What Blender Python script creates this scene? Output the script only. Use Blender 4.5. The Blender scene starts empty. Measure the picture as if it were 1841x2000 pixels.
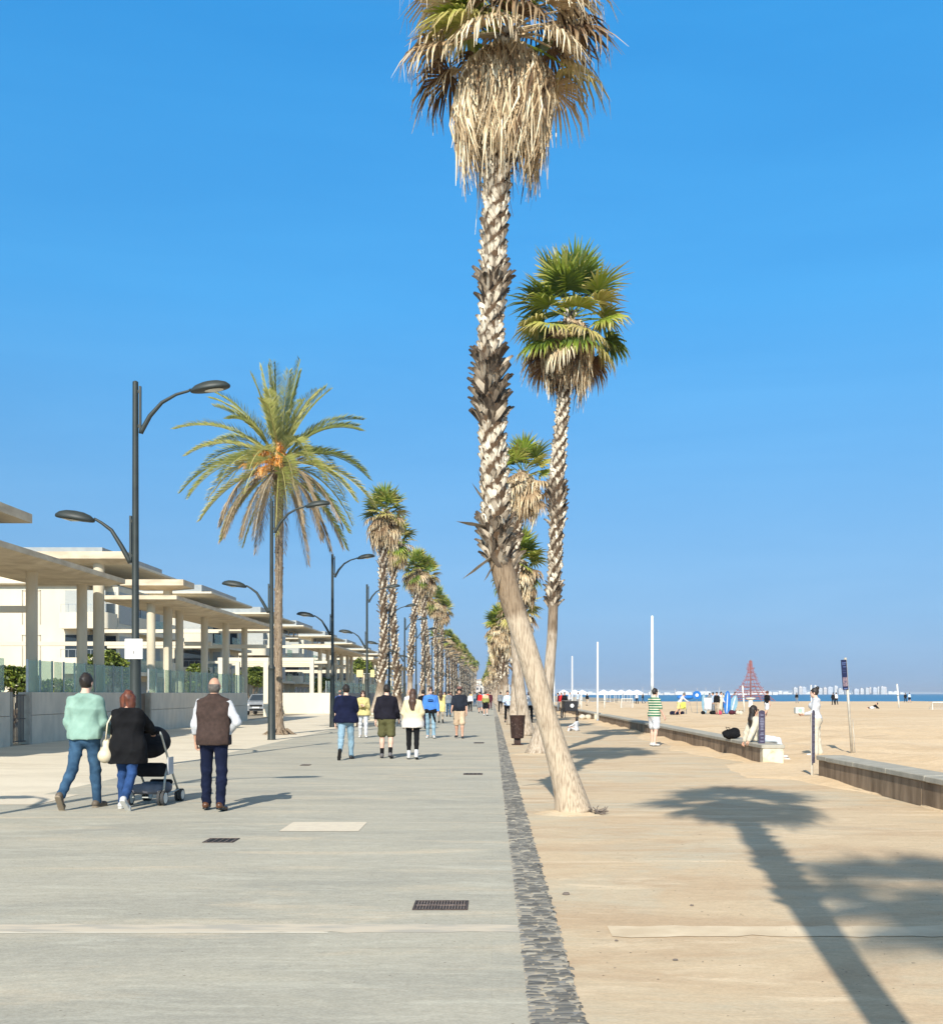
import bpy, math, random
import numpy as np
from mathutils import Vector, Matrix
R = math.radians
F_, H_, VX, VY = 2150.0, 1.55, 960.0, 1355.0     # focal length in photo pixels, eye height, vanishing point
sc = bpy.context.scene
# ---------------------------------------------------------------- camera
cam_d = bpy.data.cameras.new('camera'); cam = bpy.data.objects.new('camera', cam_d)
sc.collection.objects.link(cam); sc.camera = cam
cam.location = (0, 0, H_); cam.rotation_euler = (R(90), 0, 0)
cam_d.sensor_fit = 'VERTICAL'; cam_d.sensor_height = 36.0
cam_d.lens = F_ / 2000 * 36
cam_d.shift_x = -(VX - 920.5) / 2000; cam_d.shift_y = (VY - 1000) / 2000
cam_d.clip_start = 0.1; cam_d.clip_end = 60000
# ---------------------------------------------------------------- light
KX, KY = 0.285, 1.48                              # ground shadow per metre of height
el = math.atan(1 / math.hypot(KX, KY)); az = math.atan2(-KX, -KY)
SKY_TONE = [(0, (.89, .79, .68)), (1.0, (2.4, 1.35, .66)), (.072, (.90, 1.02, .93)), (.331, (.47, 1.28, 1.47)), (.528, (.31, 1.30, 1.64)), (.68, (1.9, 1.3, .85))]   # (height in the sky, filter); highest stops made warm and bright to fill shadows
w = bpy.data.worlds.new('World'); sc.world = w; w.use_nodes = True
nt = w.node_tree; bg = nt.nodes['Background']
sky = nt.nodes.new('ShaderNodeTexSky'); sky.sky_type = 'NISHITA'; sky.sun_disc = False
sky.sun_elevation = el; sky.sun_rotation = az % (2 * math.pi)
sky.altitude = 0; sky.air_density = 1.0; sky.dust_density = 0.3; sky.ozone_density = 2.5
# look slightly higher into the sky near the horizon (clear, dust-free sea air) and tone it
_tc = nt.nodes.new('ShaderNodeTexCoord'); _mp = nt.nodes.new('ShaderNodeMapping'); _mp.inputs['Location'].default_value = (0, 0, .34); _mp.inputs['Scale'].default_value = (1, 1, .66)
nt.links.new(_tc.outputs['Generated'], _mp.inputs[0]); nt.links.new(_mp.outputs[0], sky.inputs['Vector'])
_sx = nt.nodes.new('ShaderNodeSeparateXYZ'); nt.links.new(_tc.outputs['Generated'], _sx.inputs[0])
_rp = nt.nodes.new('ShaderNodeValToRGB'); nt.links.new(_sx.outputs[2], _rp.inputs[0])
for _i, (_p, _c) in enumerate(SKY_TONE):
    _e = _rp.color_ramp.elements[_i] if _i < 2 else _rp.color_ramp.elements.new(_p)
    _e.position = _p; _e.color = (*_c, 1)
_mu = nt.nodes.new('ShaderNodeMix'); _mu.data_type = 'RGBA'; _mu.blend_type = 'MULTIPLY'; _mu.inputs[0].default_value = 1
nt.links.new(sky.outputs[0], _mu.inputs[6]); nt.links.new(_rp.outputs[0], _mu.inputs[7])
hs = nt.nodes.new('ShaderNodeHueSaturation'); hs.inputs['Saturation'].default_value = 1.0; hs.inputs['Value'].default_value = 1.0
# faint uneven haze and wisps low in the air
_wn = nt.nodes.new('ShaderNodeTexNoise'); _wn.inputs['Scale'].default_value = 2.2; _wn.inputs['Detail'].default_value = 7; _wn.inputs['Roughness'].default_value = .6; _wn.inputs['Distortion'].default_value = .4
_wm = nt.nodes.new('ShaderNodeMapping'); _wm.inputs['Scale'].default_value = (1, 1, 7); nt.links.new(_tc.outputs['Generated'], _wm.inputs[0]); nt.links.new(_wm.outputs[0], _wn.inputs['Vector'])
_wr = nt.nodes.new('ShaderNodeValToRGB'); _wr.color_ramp.elements[0].position = .35; _wr.color_ramp.elements[0].color = (.965, .975, .985, 1); _wr.color_ramp.elements[1].position = .72; _wr.color_ramp.elements[1].color = (1.10, 1.055, 1.03, 1)
nt.links.new(_wn.outputs[0], _wr.inputs[0])
_wx = nt.nodes.new('ShaderNodeMix'); _wx.data_type = 'RGBA'; _wx.blend_type = 'MULTIPLY'; _wx.inputs[0].default_value = 1
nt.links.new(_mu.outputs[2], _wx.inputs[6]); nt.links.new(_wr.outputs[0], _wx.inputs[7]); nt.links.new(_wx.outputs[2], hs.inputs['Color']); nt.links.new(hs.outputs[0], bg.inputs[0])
bg.inputs[1].default_value = 0.14
sd = bpy.data.lights.new('sun', 'SUN'); sd.energy = 4.4; sd.angle = R(0.5); sd.color = (1.0, 0.93, 0.82)
so = bpy.data.objects.new('sun', sd); sc.collection.objects.link(so)
so.rotation_euler = Vector((-KX, -KY, 1)).to_track_quat('Z', 'Y').to_euler()
sc.view_settings.view_transform = 'Standard'; sc.view_settings.look = 'None'
sc.view_settings.gamma = 1; sc.view_settings.exposure = 0.56
sc.render.engine = 'CYCLES'
# ---------------------------------------------------------------- helpers
C = bpy.context.collection
rng = random.Random(7)
def U(a, b): return rng.uniform(a, b)
def P(px, d, py=None):
    'photo column (and row) at distance d'
    x = (px - VX) * d / F_
    return x if py is None else (x, H_ + (VY - py) * d / F_)
def tag(o, label=None, cat=None, group=None, kind=None):
    if label: o['label'] = label
    if cat: o['category'] = cat
    if group: o['group'] = group
    if kind: o['kind'] = kind
    return o
def empty(name, loc=(0, 0, 0), label=None, cat=None, group=None, rz=0):
    o = bpy.data.objects.new(name, None); C.objects.link(o); o.location = loc; o.rotation_euler[2] = rz
    o.empty_display_size = .1
    return tag(o, label, cat, group)
def copy_tree(o, parent=None):
    c = o.copy(); C.objects.link(c)
    if parent is not None: c.parent = parent
    for ch in o.children: copy_tree(ch, c)
    return c
_m = {}
def M(name, c, c2=None, rough=.75, scale=4, bump=0, metal=0, stretch=(1, 1, 1), spec=.4, tint=None, transl=0, alpha=1, detail=5, lo=.35, hi=.65, bscale=None, c3=None, coord='Object', tmix=.5):
    if name in _m: return _m[name]
    m = bpy.data.materials.new(name); m.use_nodes = True; _m[name] = m
    t = m.node_tree; N = t.nodes; L = t.links; b = N['Principled BSDF']
    b.inputs['Roughness'].default_value = rough; b.inputs['Metallic'].default_value = metal
    b.inputs['Specular IOR Level'].default_value = spec
    tc = N.new('ShaderNodeTexCoord'); mp = N.new('ShaderNodeMapping'); mp.inputs['Scale'].default_value = stretch
    L.new(tc.outputs[coord], mp.inputs[0])
    no = N.new('ShaderNodeTexNoise'); no.inputs['Scale'].default_value = scale; no.inputs['Detail'].default_value = detail
    L.new(mp.outputs[0], no.inputs['Vector'])
    c2 = c2 or tuple(v * .8 for v in c)
    rp = N.new('ShaderNodeValToRGB'); rp.color_ramp.elements[0].position = lo; rp.color_ramp.elements[1].position = hi
    rp.color_ramp.elements[0].color = (*c2, 1); rp.color_ramp.elements[1].color = (*c, 1)
    L.new(no.outputs[0], rp.inputs[0]); col = rp.outputs[0]
    if tint:                                       # per-leaf natural colours
        at = N.new('ShaderNodeAttribute'); at.attribute_name = 'tint'
        r2 = N.new('ShaderNodeValToRGB'); el_ = r2.color_ramp.elements
        for i, (p, cc) in enumerate(tint):
            e = el_[i] if i < 2 else el_.new(p)
            e.position = p; e.color = (*cc, 1)
        L.new(at.outputs['Fac'], r2.inputs[0])
        mx = N.new('ShaderNodeMix'); mx.data_type = 'RGBA'; mx.blend_type = 'MULTIPLY'; mx.inputs[0].default_value = tmix
        L.new(r2.outputs[0], mx.inputs[6]); L.new(rp.outputs[0], mx.inputs[7]); col = mx.outputs[2]
    L.new(col, b.inputs['Base Color'])
    if bump:
        n2 = N.new('ShaderNodeTexNoise'); n2.inputs['Scale'].default_value = bscale or scale * 3; n2.inputs['Detail'].default_value = 6
        L.new(mp.outputs[0], n2.inputs['Vector'])
        bu = N.new('ShaderNodeBump'); bu.inputs['Strength'].default_value = min(1, bump * 10); bu.inputs['Distance'].default_value = bump
        L.new(n2.outputs[0], bu.inputs['Height']); L.new(bu.outputs[0], b.inputs['Normal'])
    if transl:
        tr = N.new('ShaderNodeBsdfTranslucent'); L.new(col, tr.inputs[0])
        ms = N.new('ShaderNodeMixShader'); ms.inputs[0].default_value = transl
        L.new(b.outputs[0], ms.inputs[1]); L.new(tr.outputs[0], ms.inputs[2]); L.new(ms.outputs[0], N['Material Output'].inputs[0])
    if alpha < 1: b.inputs['Alpha'].default_value = alpha
    return m
class MB:
    def __init__(s): s.v = []; s.f = []; s.t = []
    def add(s, vs, fs, t=0.5):
        k = len(s.v); s.v += [tuple(p) for p in vs]; s.f += [tuple(i + k for i in f) for f in fs]; s.t += [t] * len(vs)
        return s
    def box(s, x0, x1, y0, y1, z0, z1, t=.5):
        return s.add([(x, y, z) for z in (z0, z1) for y in (y0, y1) for x in (x0, x1)],
                     [(0, 2, 3, 1), (4, 5, 7, 6), (0, 1, 5, 4), (2, 6, 7, 3), (0, 4, 6, 2), (1, 3, 7, 5)], t)
    def bbox(s, x0, x1, y0, y1, z0, z1, b=.01, t=.5):
        'box with chamfered edges on all sides'
        A = lambda k, X, Y, Z: (X, Y, Z)
        vs = []; 
        for z, q in ((z0, b), (z0 + b, 0), (z1 - b, 0), (z1, b)):
            X0, X1, Y0, Y1 = x0 + q, x1 - q, y0 + q, y1 - q
            vs += [(X0 + b, Y0, z), (X1 - b, Y0, z), (X1, Y0 + b, z), (X1, Y1 - b, z), (X1 - b, Y1, z), (X0 + b, Y1, z), (X0, Y1 - b, z), (X0, Y0 + b, z)]
        fs = [tuple(range(7, -1, -1)), tuple(range(24, 32))]
        for r in range(3):
            for i in range(8):
                j = (i + 1) % 8; fs.append((r * 8 + i, r * 8 + j, r * 8 + 8 + j, r * 8 + 8 + i))
        return s.add(vs, fs, t)
    def tube(s, pts, rad, n=8, t=.5, cap=True, ry=None):
        pts = [Vector(p) for p in pts]
        if not hasattr(rad, '__len__'): rad = [rad] * len(pts)
        vs = []; fs = []; up = Vector((0, 0, 1)); px = None
        for i, p in enumerate(pts):
            d = (pts[min(i + 1, len(pts) - 1)] - pts[max(i - 1, 0)]).normalized()
            if px is None:
                a = Vector((1, 0, 0)) if abs(d.x) < .9 else Vector((0, 1, 0))
                px = (a - d * a.dot(d)).normalized()
            else: px = (px - d * px.dot(d)).normalized()
            py = d.cross(px)
            for k in range(n):
                an = 2 * math.pi * k / n
                vs.append(p + px * (math.cos(an) * rad[i]) + py * (math.sin(an) * rad[i] * (ry or 1)))
        for i in range(len(pts) - 1):
            for k in range(n):
                j = (k + 1) % n; fs.append((i * n + k, i * n + j, i * n + n + j, i * n + n + k))
        if cap: fs += [tuple(range(n - 1, -1, -1)), tuple(range((len(pts) - 1) * n, len(pts) * n))]
        return s.add(vs, fs, t)
    def lathe(s, prof, n=20, c=(0, 0, 0), t=.5, sx=1, sy=1):
        vs = []; fs = []
        for (r, z) in prof:
            for k in range(n):
                a = 2 * math.pi * k / n; vs.append((c[0] + r * math.cos(a) * sx, c[1] + r * math.sin(a) * sy, c[2] + z))
        for i in range(len(prof) - 1):
            for k in range(n):
                j = (k + 1) % n; fs.append((i * n + k, i * n + j, i * n + n + j, i * n + n + k))
        fs += [tuple(range(n - 1, -1, -1)), tuple(range((len(prof) - 1) * n, len(prof) * n))]
        return s.add(vs, fs, t)
    def prism(s, poly, y0, y1, t=.5, axis='y'):
        n = len(poly)
        if axis == 'y': vs = [(a, y0, b) for a, b in poly] + [(a, y1, b) for a, b in poly]
        elif axis == 'x': vs = [(y0, a, b) for a, b in poly] + [(y1, a, b) for a, b in poly]
        else: vs = [(a, b, y0) for a, b in poly] + [(a, b, y1) for a, b in poly]
        return s.add(vs, [tuple(range(n)), tuple(range(2 * n - 1, n - 1, -1))] + [(i, i + n, (i + 1) % n + n, (i + 1) % n) for i in range(n)], t)
    def build(s, name, mat, parent=None, smooth=False, loc=None, autofix=True):
        me = bpy.data.meshes.new(name); me.from_pydata(s.v, [], s.f); 
        a = me.attributes.new('tint', 'FLOAT', 'POINT'); a.data.foreach_set('value', np.array(s.t, dtype=np.float32))
        me.materials.append(mat)
        if autofix and len(s.v) < 60000:
            import bmesh
            bm = bmesh.new(); bm.from_mesh(me); bmesh.ops.recalc_face_normals(bm, faces=bm.faces); bm.to_mesh(me); bm.free()
        if smooth: me.polygons.foreach_set('use_smooth', np.ones(len(me.polygons), dtype=bool))
        me.update()
        o = bpy.data.objects.new(name, me); C.objects.link(o)
        if parent is not None: o.parent = parent
        if loc: o.location = loc
        return o
def smooth_angle(o, deg=40):
    me = o.data; me.polygons.foreach_set('use_smooth', np.ones(len(me.polygons), dtype=bool))
    me.set_sharp_from_angle(angle=R(deg))
    return o
# ================================================================ THE SETTING
def ground_mat(name, cols, layers, grain=(60, .8, .14), joints=None, bump=.003, specks=0):
    '''cols[0] is the base; each layer = (colour index, noise scale, stretch, lo, hi, strength, distortion) lays a stain over it'''
    m = bpy.data.materials.new(name); m.use_nodes = True; t = m.node_tree; N = t.nodes; L = t.links; b = N['Principled BSDF']
    b.inputs['Roughness'].default_value = .9; b.inputs['Specular IOR Level'].default_value = .2
    tc = N.new('ShaderNodeTexCoord')
    def noise(s, st=(1, 1, 1), det=6, rough=.6, dist=0, off=0):
        mp = N.new('ShaderNodeMapping'); mp.inputs['Scale'].default_value = st; mp.inputs['Location'].default_value = (off, off * 1.7, 0); L.new(tc.outputs['Object'], mp.inputs[0])
        n = N.new('ShaderNodeTexNoise'); n.inputs['Scale'].default_value = s; n.inputs['Detail'].default_value = det; n.inputs['Roughness'].default_value = rough; n.inputs['Distortion'].default_value = dist
        L.new(mp.outputs[0], n.inputs['Vector']); return n.outputs[0]
    def ramp(f, stops):
        r = N.new('ShaderNodeValToRGB'); e = r.color_ramp.elements
        for i, (p, c) in enumerate(stops):
            q = e[i] if i < 2 else e.new(p)
            q.position = p; q.color = (*c, 1) if hasattr(c, '__len__') else (c, c, c, 1)
        L.new(f, r.inputs[0]); return r.outputs[0]
    def mix(f, a, c, mode='MIX'):
        x = N.new('ShaderNodeMix'); x.data_type = 'RGBA'; x.blend_type = mode
        if hasattr(f, 'is_linked'): L.new(f, x.inputs[0])
        else: x.inputs[0].default_value = f
        for s, v in ((6, a), (7, c)):
            if hasattr(v, 'is_linked'): L.new(v, x.inputs[s])
            else: x.inputs[s].default_value = (*v, 1)
        return x.outputs[2]
    col = mix(0.0, cols[0], cols[0])
    if joints:
        bw, bh, mort, stagger, amt = joints
        br = N.new('ShaderNodeTexBrick'); L.new(tc.outputs['Object'], br.inputs['Vector'])
        br.inputs['Scale'].default_value = 1; br.inputs['Brick Width'].default_value = bw; br.inputs['Row Height'].default_value = bh
        br.inputs['Mortar Size'].default_value = mort; br.inputs['Mortar Smooth'].default_value = .2; br.offset = stagger; br.offset_frequency = 3; br.inputs['Bias'].default_value = 0
        br.inputs['Color1'].default_value = (.90, .91, .92, 1); br.inputs['Color2'].default_value = (1.05, 1.04, 1.0, 1); br.inputs['Mortar'].default_value = (.80, .78, .74, 1)
        jm = ramp(noise(.8, (.5, 1.5, 1), 5, .7, 0, 9), [(.40, .25), (.62, 1.0)])
        jx = N.new('ShaderNodeMath'); jx.operation = 'MULTIPLY'; jx.inputs[1].default_value = amt; L.new(jm, jx.inputs[0])
        x = N.new('ShaderNodeMix'); x.data_type = 'RGBA'; x.blend_type = 'MULTIPLY'; L.new(jx.outputs[0], x.inputs[0]); L.new(col, x.inputs[6]); L.new(br.outputs['Color'], x.inputs[7]); col = x.outputs[2]
    for k, (ci, sc_, st, lo, hi, amt, dist) in enumerate(layers):
        col = mix(ramp(noise(sc_, st, 8, .68, dist, k * 13.7), [(lo, 0.0), (hi, amt)]), col, cols[ci])
    gs, gst, ga = grain
    g1 = ramp(noise(gs, (gst, 1.2, 1), 3, .7), [(.30, (1 - ga,) * 3), (.70, (1 + ga,) * 3)])
    g2 = ramp(noise(gs * .22, (gst, 1.5, 1), 5, .75, .4, 5), [(.32, (1 - ga * .8,) * 3), (.68, (1 + ga * .7,) * 3)])
    col = mix(1.0, col, g1, 'MULTIPLY'); col = mix(1.0, col, g2, 'MULTIPLY')
    if specks:
        col = mix(ramp(noise(specks, (1, 1, 1), 1, .5, 0, 3), [(.20, .75), (.245, 0.0)]), col, (.10, .075, .05))
    L.new(col, b.inputs['Base Color'])
    bu = N.new('ShaderNodeBump'); bu.inputs['Strength'].default_value = .6; bu.inputs['Distance'].default_value = bump
    L.new(noise(gs * .8, (1, 1, 1), 5, .7), bu.inputs['Height']); L.new(bu.outputs[0], b.inputs['Normal'])
    return m
def sheet(name, x0, x1, y0, y1, z, mat, kind='structure', poly=None):
    mb = MB()
    if poly: mb.add([(a, b, z) for a, b in poly], [tuple(range(len(poly)))])
    else: mb.add([(x0, y0, z), (x1, y0, z), (x1, y1, z), (x0, y1, z)], [(0, 1, 2, 3)])
    o = mb.build(name, mat); tag(o, kind=kind); return o
G_land = ground_mat('land_soil', [(.34, .29, .21), (.26, .23, .17), (.42, .36, .27)], [(1, .05, (1, 1, 1), .4, .6, .8, 0), (2, .4, (1, 1, 1), .45, .6, .7, 0)], grain=(8, 1, .1))
G_pave = ground_mat('grey_paving', [(.425, .395, .315), (.54, .46, .335), (.335, .32, .265), (.485, .46, .37), (.26, .24, .19)],
                    [(2, .55, (.6, 1.4, 1), .44, .62, .8, .6), (1, .8, (.45, 1.9, 1), .53, .66, .75, .5), (3, 2.1, (.5, 2.2, 1), .52, .66, .7, .8), (4, 2.6, (.4, 2.6, 1), .60, .72, .35, 1)], grain=(58, .75, .15), joints=(1.9, .33, .0035, .37, .75), specks=24)
G_tan = ground_mat('tan_paving', [(.62, .545, .415), (.70, .62, .48), (.52, .44, .32)], [(1, .5, (.7, 1.2, 1), .42, .6, .9, .5), (2, .7, (.5, 1.4, 1), .55, .68, .7, .8)], grain=(50, .8, .08))
G_walk = ground_mat('sandy_concrete', [(.565, .435, .28), (.48, .345, .215), (.48, .435, .325), (.68, .545, .37), (.37, .285, .19)],
                    [(2, .45, (.8, 1.2, 1), .46, .62, .75, .8), (1, .8, (.6, 1.5, 1), .47, .63, .8, 1.0), (3, 1.1, (.5, 2.0, 1), .54, .66, .8, .8), (4, 2.2, (.5, 2.2, 1), .58, .72, .5, 1.2)], grain=(50, .7, .10), specks=15)
G_sand = ground_mat('beach_sand', [(.64, .47, .285), (.70, .54, .35), (.52, .375, .225)], [(1, .12, (.4, 1.4, 1), .42, .6, .9, 0), (2, .35, (.35, 1.8, 1), .5, .64, .75, .5), (2, 2.5, (.6, 1.6, 1), .54, .66, .6, 1)], grain=(16, .7, .10), bump=.03)
FAR = 620
sheet('ground', 0, 0, 0, 0, -.02, G_land, poly=[(-8900, -200), (6.3, -200), (6.3, 232), (30, 236), (42, 330), (60, 8900), (-8900, 8900)])
sheet('planted_pavement', -14.2, -6.7, -40, FAR, -.004, G_tan)
sheet('promenade', -6.9, .18, -40, FAR, 0, G_pave)
sheet('walkway', .42, 5.92, -40, FAR, -.002, G_walk)
# beach: gently uneven sand
def beach():
    mb = MB(); rx = random.Random(3)
    xs = [6.1 + i * .5 for i in range(40)] + [26 + i * 6 for i in range(30)] + [210, 400, 900]
    ys = [-20 + i * .7 for i in range(100)] + [50 + i * 4 for i in range(47)]
    n1 = lambda x, y: .05 * math.sin(x * 1.3 + 2 * math.sin(y * .5)) + .05 * math.sin(y * .9 + x * .4) + .03 * math.sin(x * 3.1 + y * 2.3)
    for y in ys:
        for x in xs: mb.v.append((x, y, .03 + n1(x, y) * min(1, (x - 6.0) / 2) + rx.uniform(-.012, .012) - max(0, y - 215) * .012)); mb.t.append(.5)
    nx = len(xs)
    for j in range(len(ys) - 1):
        for i in range(nx - 1): mb.f.append((j * nx + i, j * nx + i + 1, (j + 1) * nx + i + 1, (j + 1) * nx + i))
    tag(mb.build('beach', G_sand, smooth=True), kind='structure')
beach()
sea_m = M('sea_water', (.03, .13, .24), (.045, .17, .29), rough=.35, scale=.05, bump=.3, stretch=(.3, 1, 1), bscale=.8, spec=.5)
sheet('sea', 0, 0, 0, 0, -.12, sea_m, poly=[(24, 228), (1500, 200), (8900, 200), (8900, 8900), (60, 8900), (60, 3000), (42, 330)])
# cobble strip beside the paving: rows of slate on edge
def cobbles():
    mb = MB(); r = random.Random(11); x0, x1 = .18, .44
    y = 4.3; y_end = 75
    while y < y_end:
        th = r.uniform(.022, .04) * (1 if y < 22 else 2.2); x = x0 + r.uniform(-.01, .03)
        while x < x1 - .01:
            wd = r.uniform(.05, .13); xe = min(x + wd, x1 + r.uniform(-.015, .03)); sk = r.uniform(-.25, .25) * wd
            if r.random() < .84:
                h = r.uniform(.004, .014)
                b = [(x, y), (xe - .006, y + sk), (xe - .006 - r.uniform(0, .02), y + sk + th * r.uniform(.6, 1)), (x + r.uniform(0, .02), y + th * r.uniform(.6, 1))]
                tt = r.random()
                mb.add([(a, c, -.004) for a, c in b] + [(a * .93 + .07 * (x + xe) / 2, c * .9 + .1 * (y + th / 2), h) for a, c in b],
                       [(4, 5, 6, 7), (0, 1, 5, 4), (1, 2, 6, 5), (2, 3, 7, 6), (3, 0, 4, 7)], tt)
            x = xe
        y += th + r.uniform(.002, .008)
    m = M('slate_cobbles', (1, 1, 1), (.7, .7, .7), rough=.85, scale=20, bump=.004, tint=[(0, (.10, .095, .085)), (1, (.34, .31, .25)), (.55, (.155, .15, .135)), (.85, (.23, .215, .185))])
    tag(mb.build('cobble_edging', m, autofix=False), 'strip of dark slate cobbles set on edge between grey paving and sandy walkway', 'paving', kind='structure')
    sheet('cobble_mortar', .18, .44, -40, FAR, .001, M('cobble_mortar', (.46, .39, .28), (.22, .22, .21), scale=9, stretch=(1, 3, 1), bump=.01, rough=.95, lo=.42, hi=.58))
cobbles()
# sand drifted against the foot of the sea wall, on the walkway side
def drift():
    mb = MB(); r = random.Random(5); n = 260; m_ = 9
    for j in range(n):
        y = 7 + j * .35
        wd = .35 + .25 * math.sin(y * .7) + .2 * math.sin(y * .23 + 1) + r.uniform(-.05, .08) + (.7 if 20 < y < 24.3 else 0) + (.3 if y > 30 else 0)
        for i in range(m_):
            u = i / (m_ - 1); x = 6.05 - (wd + .15) * u
            z = .012 + (.05 + .03 * math.sin(y * 1.7)) * (1 - u) ** 1.5 + (r.uniform(-.004, .006) if i < m_ - 1 else 0)
            if i == m_ - 1: z = -.006
            mb.v.append((x + r.uniform(-.02, .02), y + r.uniform(-.05, .05), z)); mb.t.append(.5)
    for j in range(n - 1):
        for i in range(m_ - 1): a = j * m_ + i; mb.f.append((a, a + 1, a + m_ + 1, a + m_))
    tag(mb.build('sand_drift', G_sand, smooth=True), kind='structure')
drift()
# pale strips, inlays and iron covers in the pavement
def patchx(name, px0, px1, py0, py1, mat, z=.003):
    d0 = F_ * H_ / (py1 - VY); d1 = F_ * H_ / (py0 - VY)
    if d1 - d0 > .5: return sheet(name, P(px0, d0), P(px1, d0), d0, d1, z, mat)
    r = random.Random(int(px1)); x0, x1 = P(px0, d0), P(px1, d0); n = max(8, int((x1 - x0) * 9)); e = (d1 - d0) * .16     # worn, uneven edges
    a = [(x0 + (x1 - x0) * i / n, d0 + r.uniform(-e, e) * r.random()) for i in range(n + 1)]; b = [(x0 + (x1 - x0) * i / n, d1 + r.uniform(-e, e) * r.random()) for i in range(n + 1)]
    mb = MB(); mb.add([(p, q, z) for p, q in a + b], [(i, i + 1, n + 2 + i, n + 1 + i) for i in range(n)])
    return tag(mb.build(name, mat), kind='structure')
# cream expansion joint that crosses the whole promenade
tag(patchx('expansion_joint', -2600, 1014, 1806, 1821, M('joint_cream', (.56, .485, .37), (.42, .385, .315), scale=4, stretch=(.5, 2, 1), rough=.9, lo=.4, hi=.55, bump=.003), .0015))
tag(patchx('joint_lip', -2600, 640, 1821, 1822.6, M('joint_lip', (.80, .74, .60), rough=.9), .0028))
strip = M('pale_concrete', (.70, .57, .39), (.56, .44, .29), scale=3, rough=.9, bump=.003)
tag(patchx('concrete_band', 1195, 2300, 1809, 1829, strip, .002))
tag(patchx('paving_inlay', 545, 700, 1606, 1624, M('cream_inlay', (.66, .58, .44), (.6, .52, .4), scale=8, rough=.9), .004))
tag(patchx('paving_inlay', -40, 74, 1552, 1572, M('cream_inlay', (.66, .58, .44)), .004))
iron = M('rusty_iron', (.13, .09, .07), (.06, .05, .045), rough=.7, scale=30, metal=.4, bump=.002)
def grate(px0, px1, py0, py1, label, bars=True):
    d0 = F_ * H_ / (py1 - VY); d1 = F_ * H_ / (py0 - VY); x0, x1 = P(px0, (d0 + d1) / 2), P(px1, (d0 + d1) / 2)
    t = empty('drain_grate', ((x0 + x1) / 2, (d0 + d1) / 2, 0), label, 'drain cover', 'iron drain covers in the grey paving')
    w_, l_ = (x1 - x0) / 2, (d1 - d0) / 2
    fr = MB()
    for a in ((-w_, w_, -l_, -l_ + .018), (-w_, w_, l_ - .018, l_), (-w_, -w_ + .018, -l_ + .018, l_ - .018), (w_ - .018, w_, -l_ + .018, l_ - .018)): fr.box(*a, .001, .007)
    fr.build('frame', iron, t)
    b = MB(); b.box(-w_ + .018, w_ - .018, -l_ + .018, l_ - .018, .0008, .0022); b.build('pit', M('pit_dark', (.02, .018, .015)), t)
    b = MB(); n = 17 if bars else 5
    for i in range(n):
        x = -w_ + .03 + (2 * w_ - .06) * i / (n - 1)
        b.box(x - .005, x + .005, -l_ + .018, l_ - .018, .003, .0065)
    if bars: b.box(-w_ + .018, w_ - .018, -.01, .01, .003, .0068)
    b.build('bars' if bars else 'plate', M('worn_iron', (.30, .22, .17), (.14, .10, .08), scale=20, rough=.6, metal=.3), t)
grate(808, 914, 1760, 1778, 'rusty barred drain grate in the grey paving nearest the camera')
grate(403, 462, 1638, 1646, 'small dark drain grate in the paving below the man in the brown vest', False)
grate(905, 942, 1510.5, 1513.5, 'thin drain cover in the paving left of the cobble strip', False)
grate(588, 606, 1493.5, 1495.5, 'tiny drain cover in the paving in front of the man in the navy shirt', False)
grate(925, 945, 1450, 1452, 'far drain cover on the grey paving behind the walker in shorts', False)
# debris
def stone(x, y, s, label, col=(.16, .13, .11)):
    mb = MB(); r = random.Random(int(x * 100)); n = 7
    vs = [(s * math.cos(a) * r.uniform(.7, 1.1), s * .7 * math.sin(a) * r.uniform(.7, 1.1), 0) for a in [i * 2 * math.pi / n for i in range(n)]]
    vs += [(v[0] * .6, v[1] * .6, s * r.uniform(.3, .5)) for v in vs]
    mb.add(vs, [tuple(range(n, 2 * n))] + [(i, (i + 1) % n, n + (i + 1) % n, n + i) for i in range(n)])
    o = mb.build('dry_husk', M('husk', col, rough=.9), loc=(x, y, .002)); tag(o, label, 'debris')
stone(P(1106, 8.5), 8.5, .035, 'small dark husk lying on the sandy walkway right of the cobbles')
stone(P(1348, 8.1), 8.05, .018, 'tiny dark pebble on the pale concrete band of the walkway')
stone(P(1318, 6.4), 6.4, .018, 'small brown scrap on the sandy walkway near the bottom of the picture')
stone(P(1203, 6.9), 6.9, .014, 'tiny scrap on the walkway between the cobbles and the palm shadow')
mb = MB()
r_ = random.Random(9)
for i in range(170):
    x, y = r_.uniform(.5, 3.2), r_.uniform(4.6, 13); a = r_.uniform(0, 3.1); s = r_.uniform(.004, .011)
    mb.add([(x - s * math.cos(a), y - s * math.sin(a), .001), (x + s * .4, y - s * .3, .004), (x + s * math.cos(a), y + s * math.sin(a), .001), (x - s * .4, y + s * .5, .003)], [(0, 1, 2, 3)], r_.random())
tag(mb.build('leaf_litter', M('litter', (.17, .13, .10), (.3, .24, .17)), autofix=False), 'specks of dry plant litter scattered over the sandy walkway', 'litter', kind='stuff')
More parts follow.
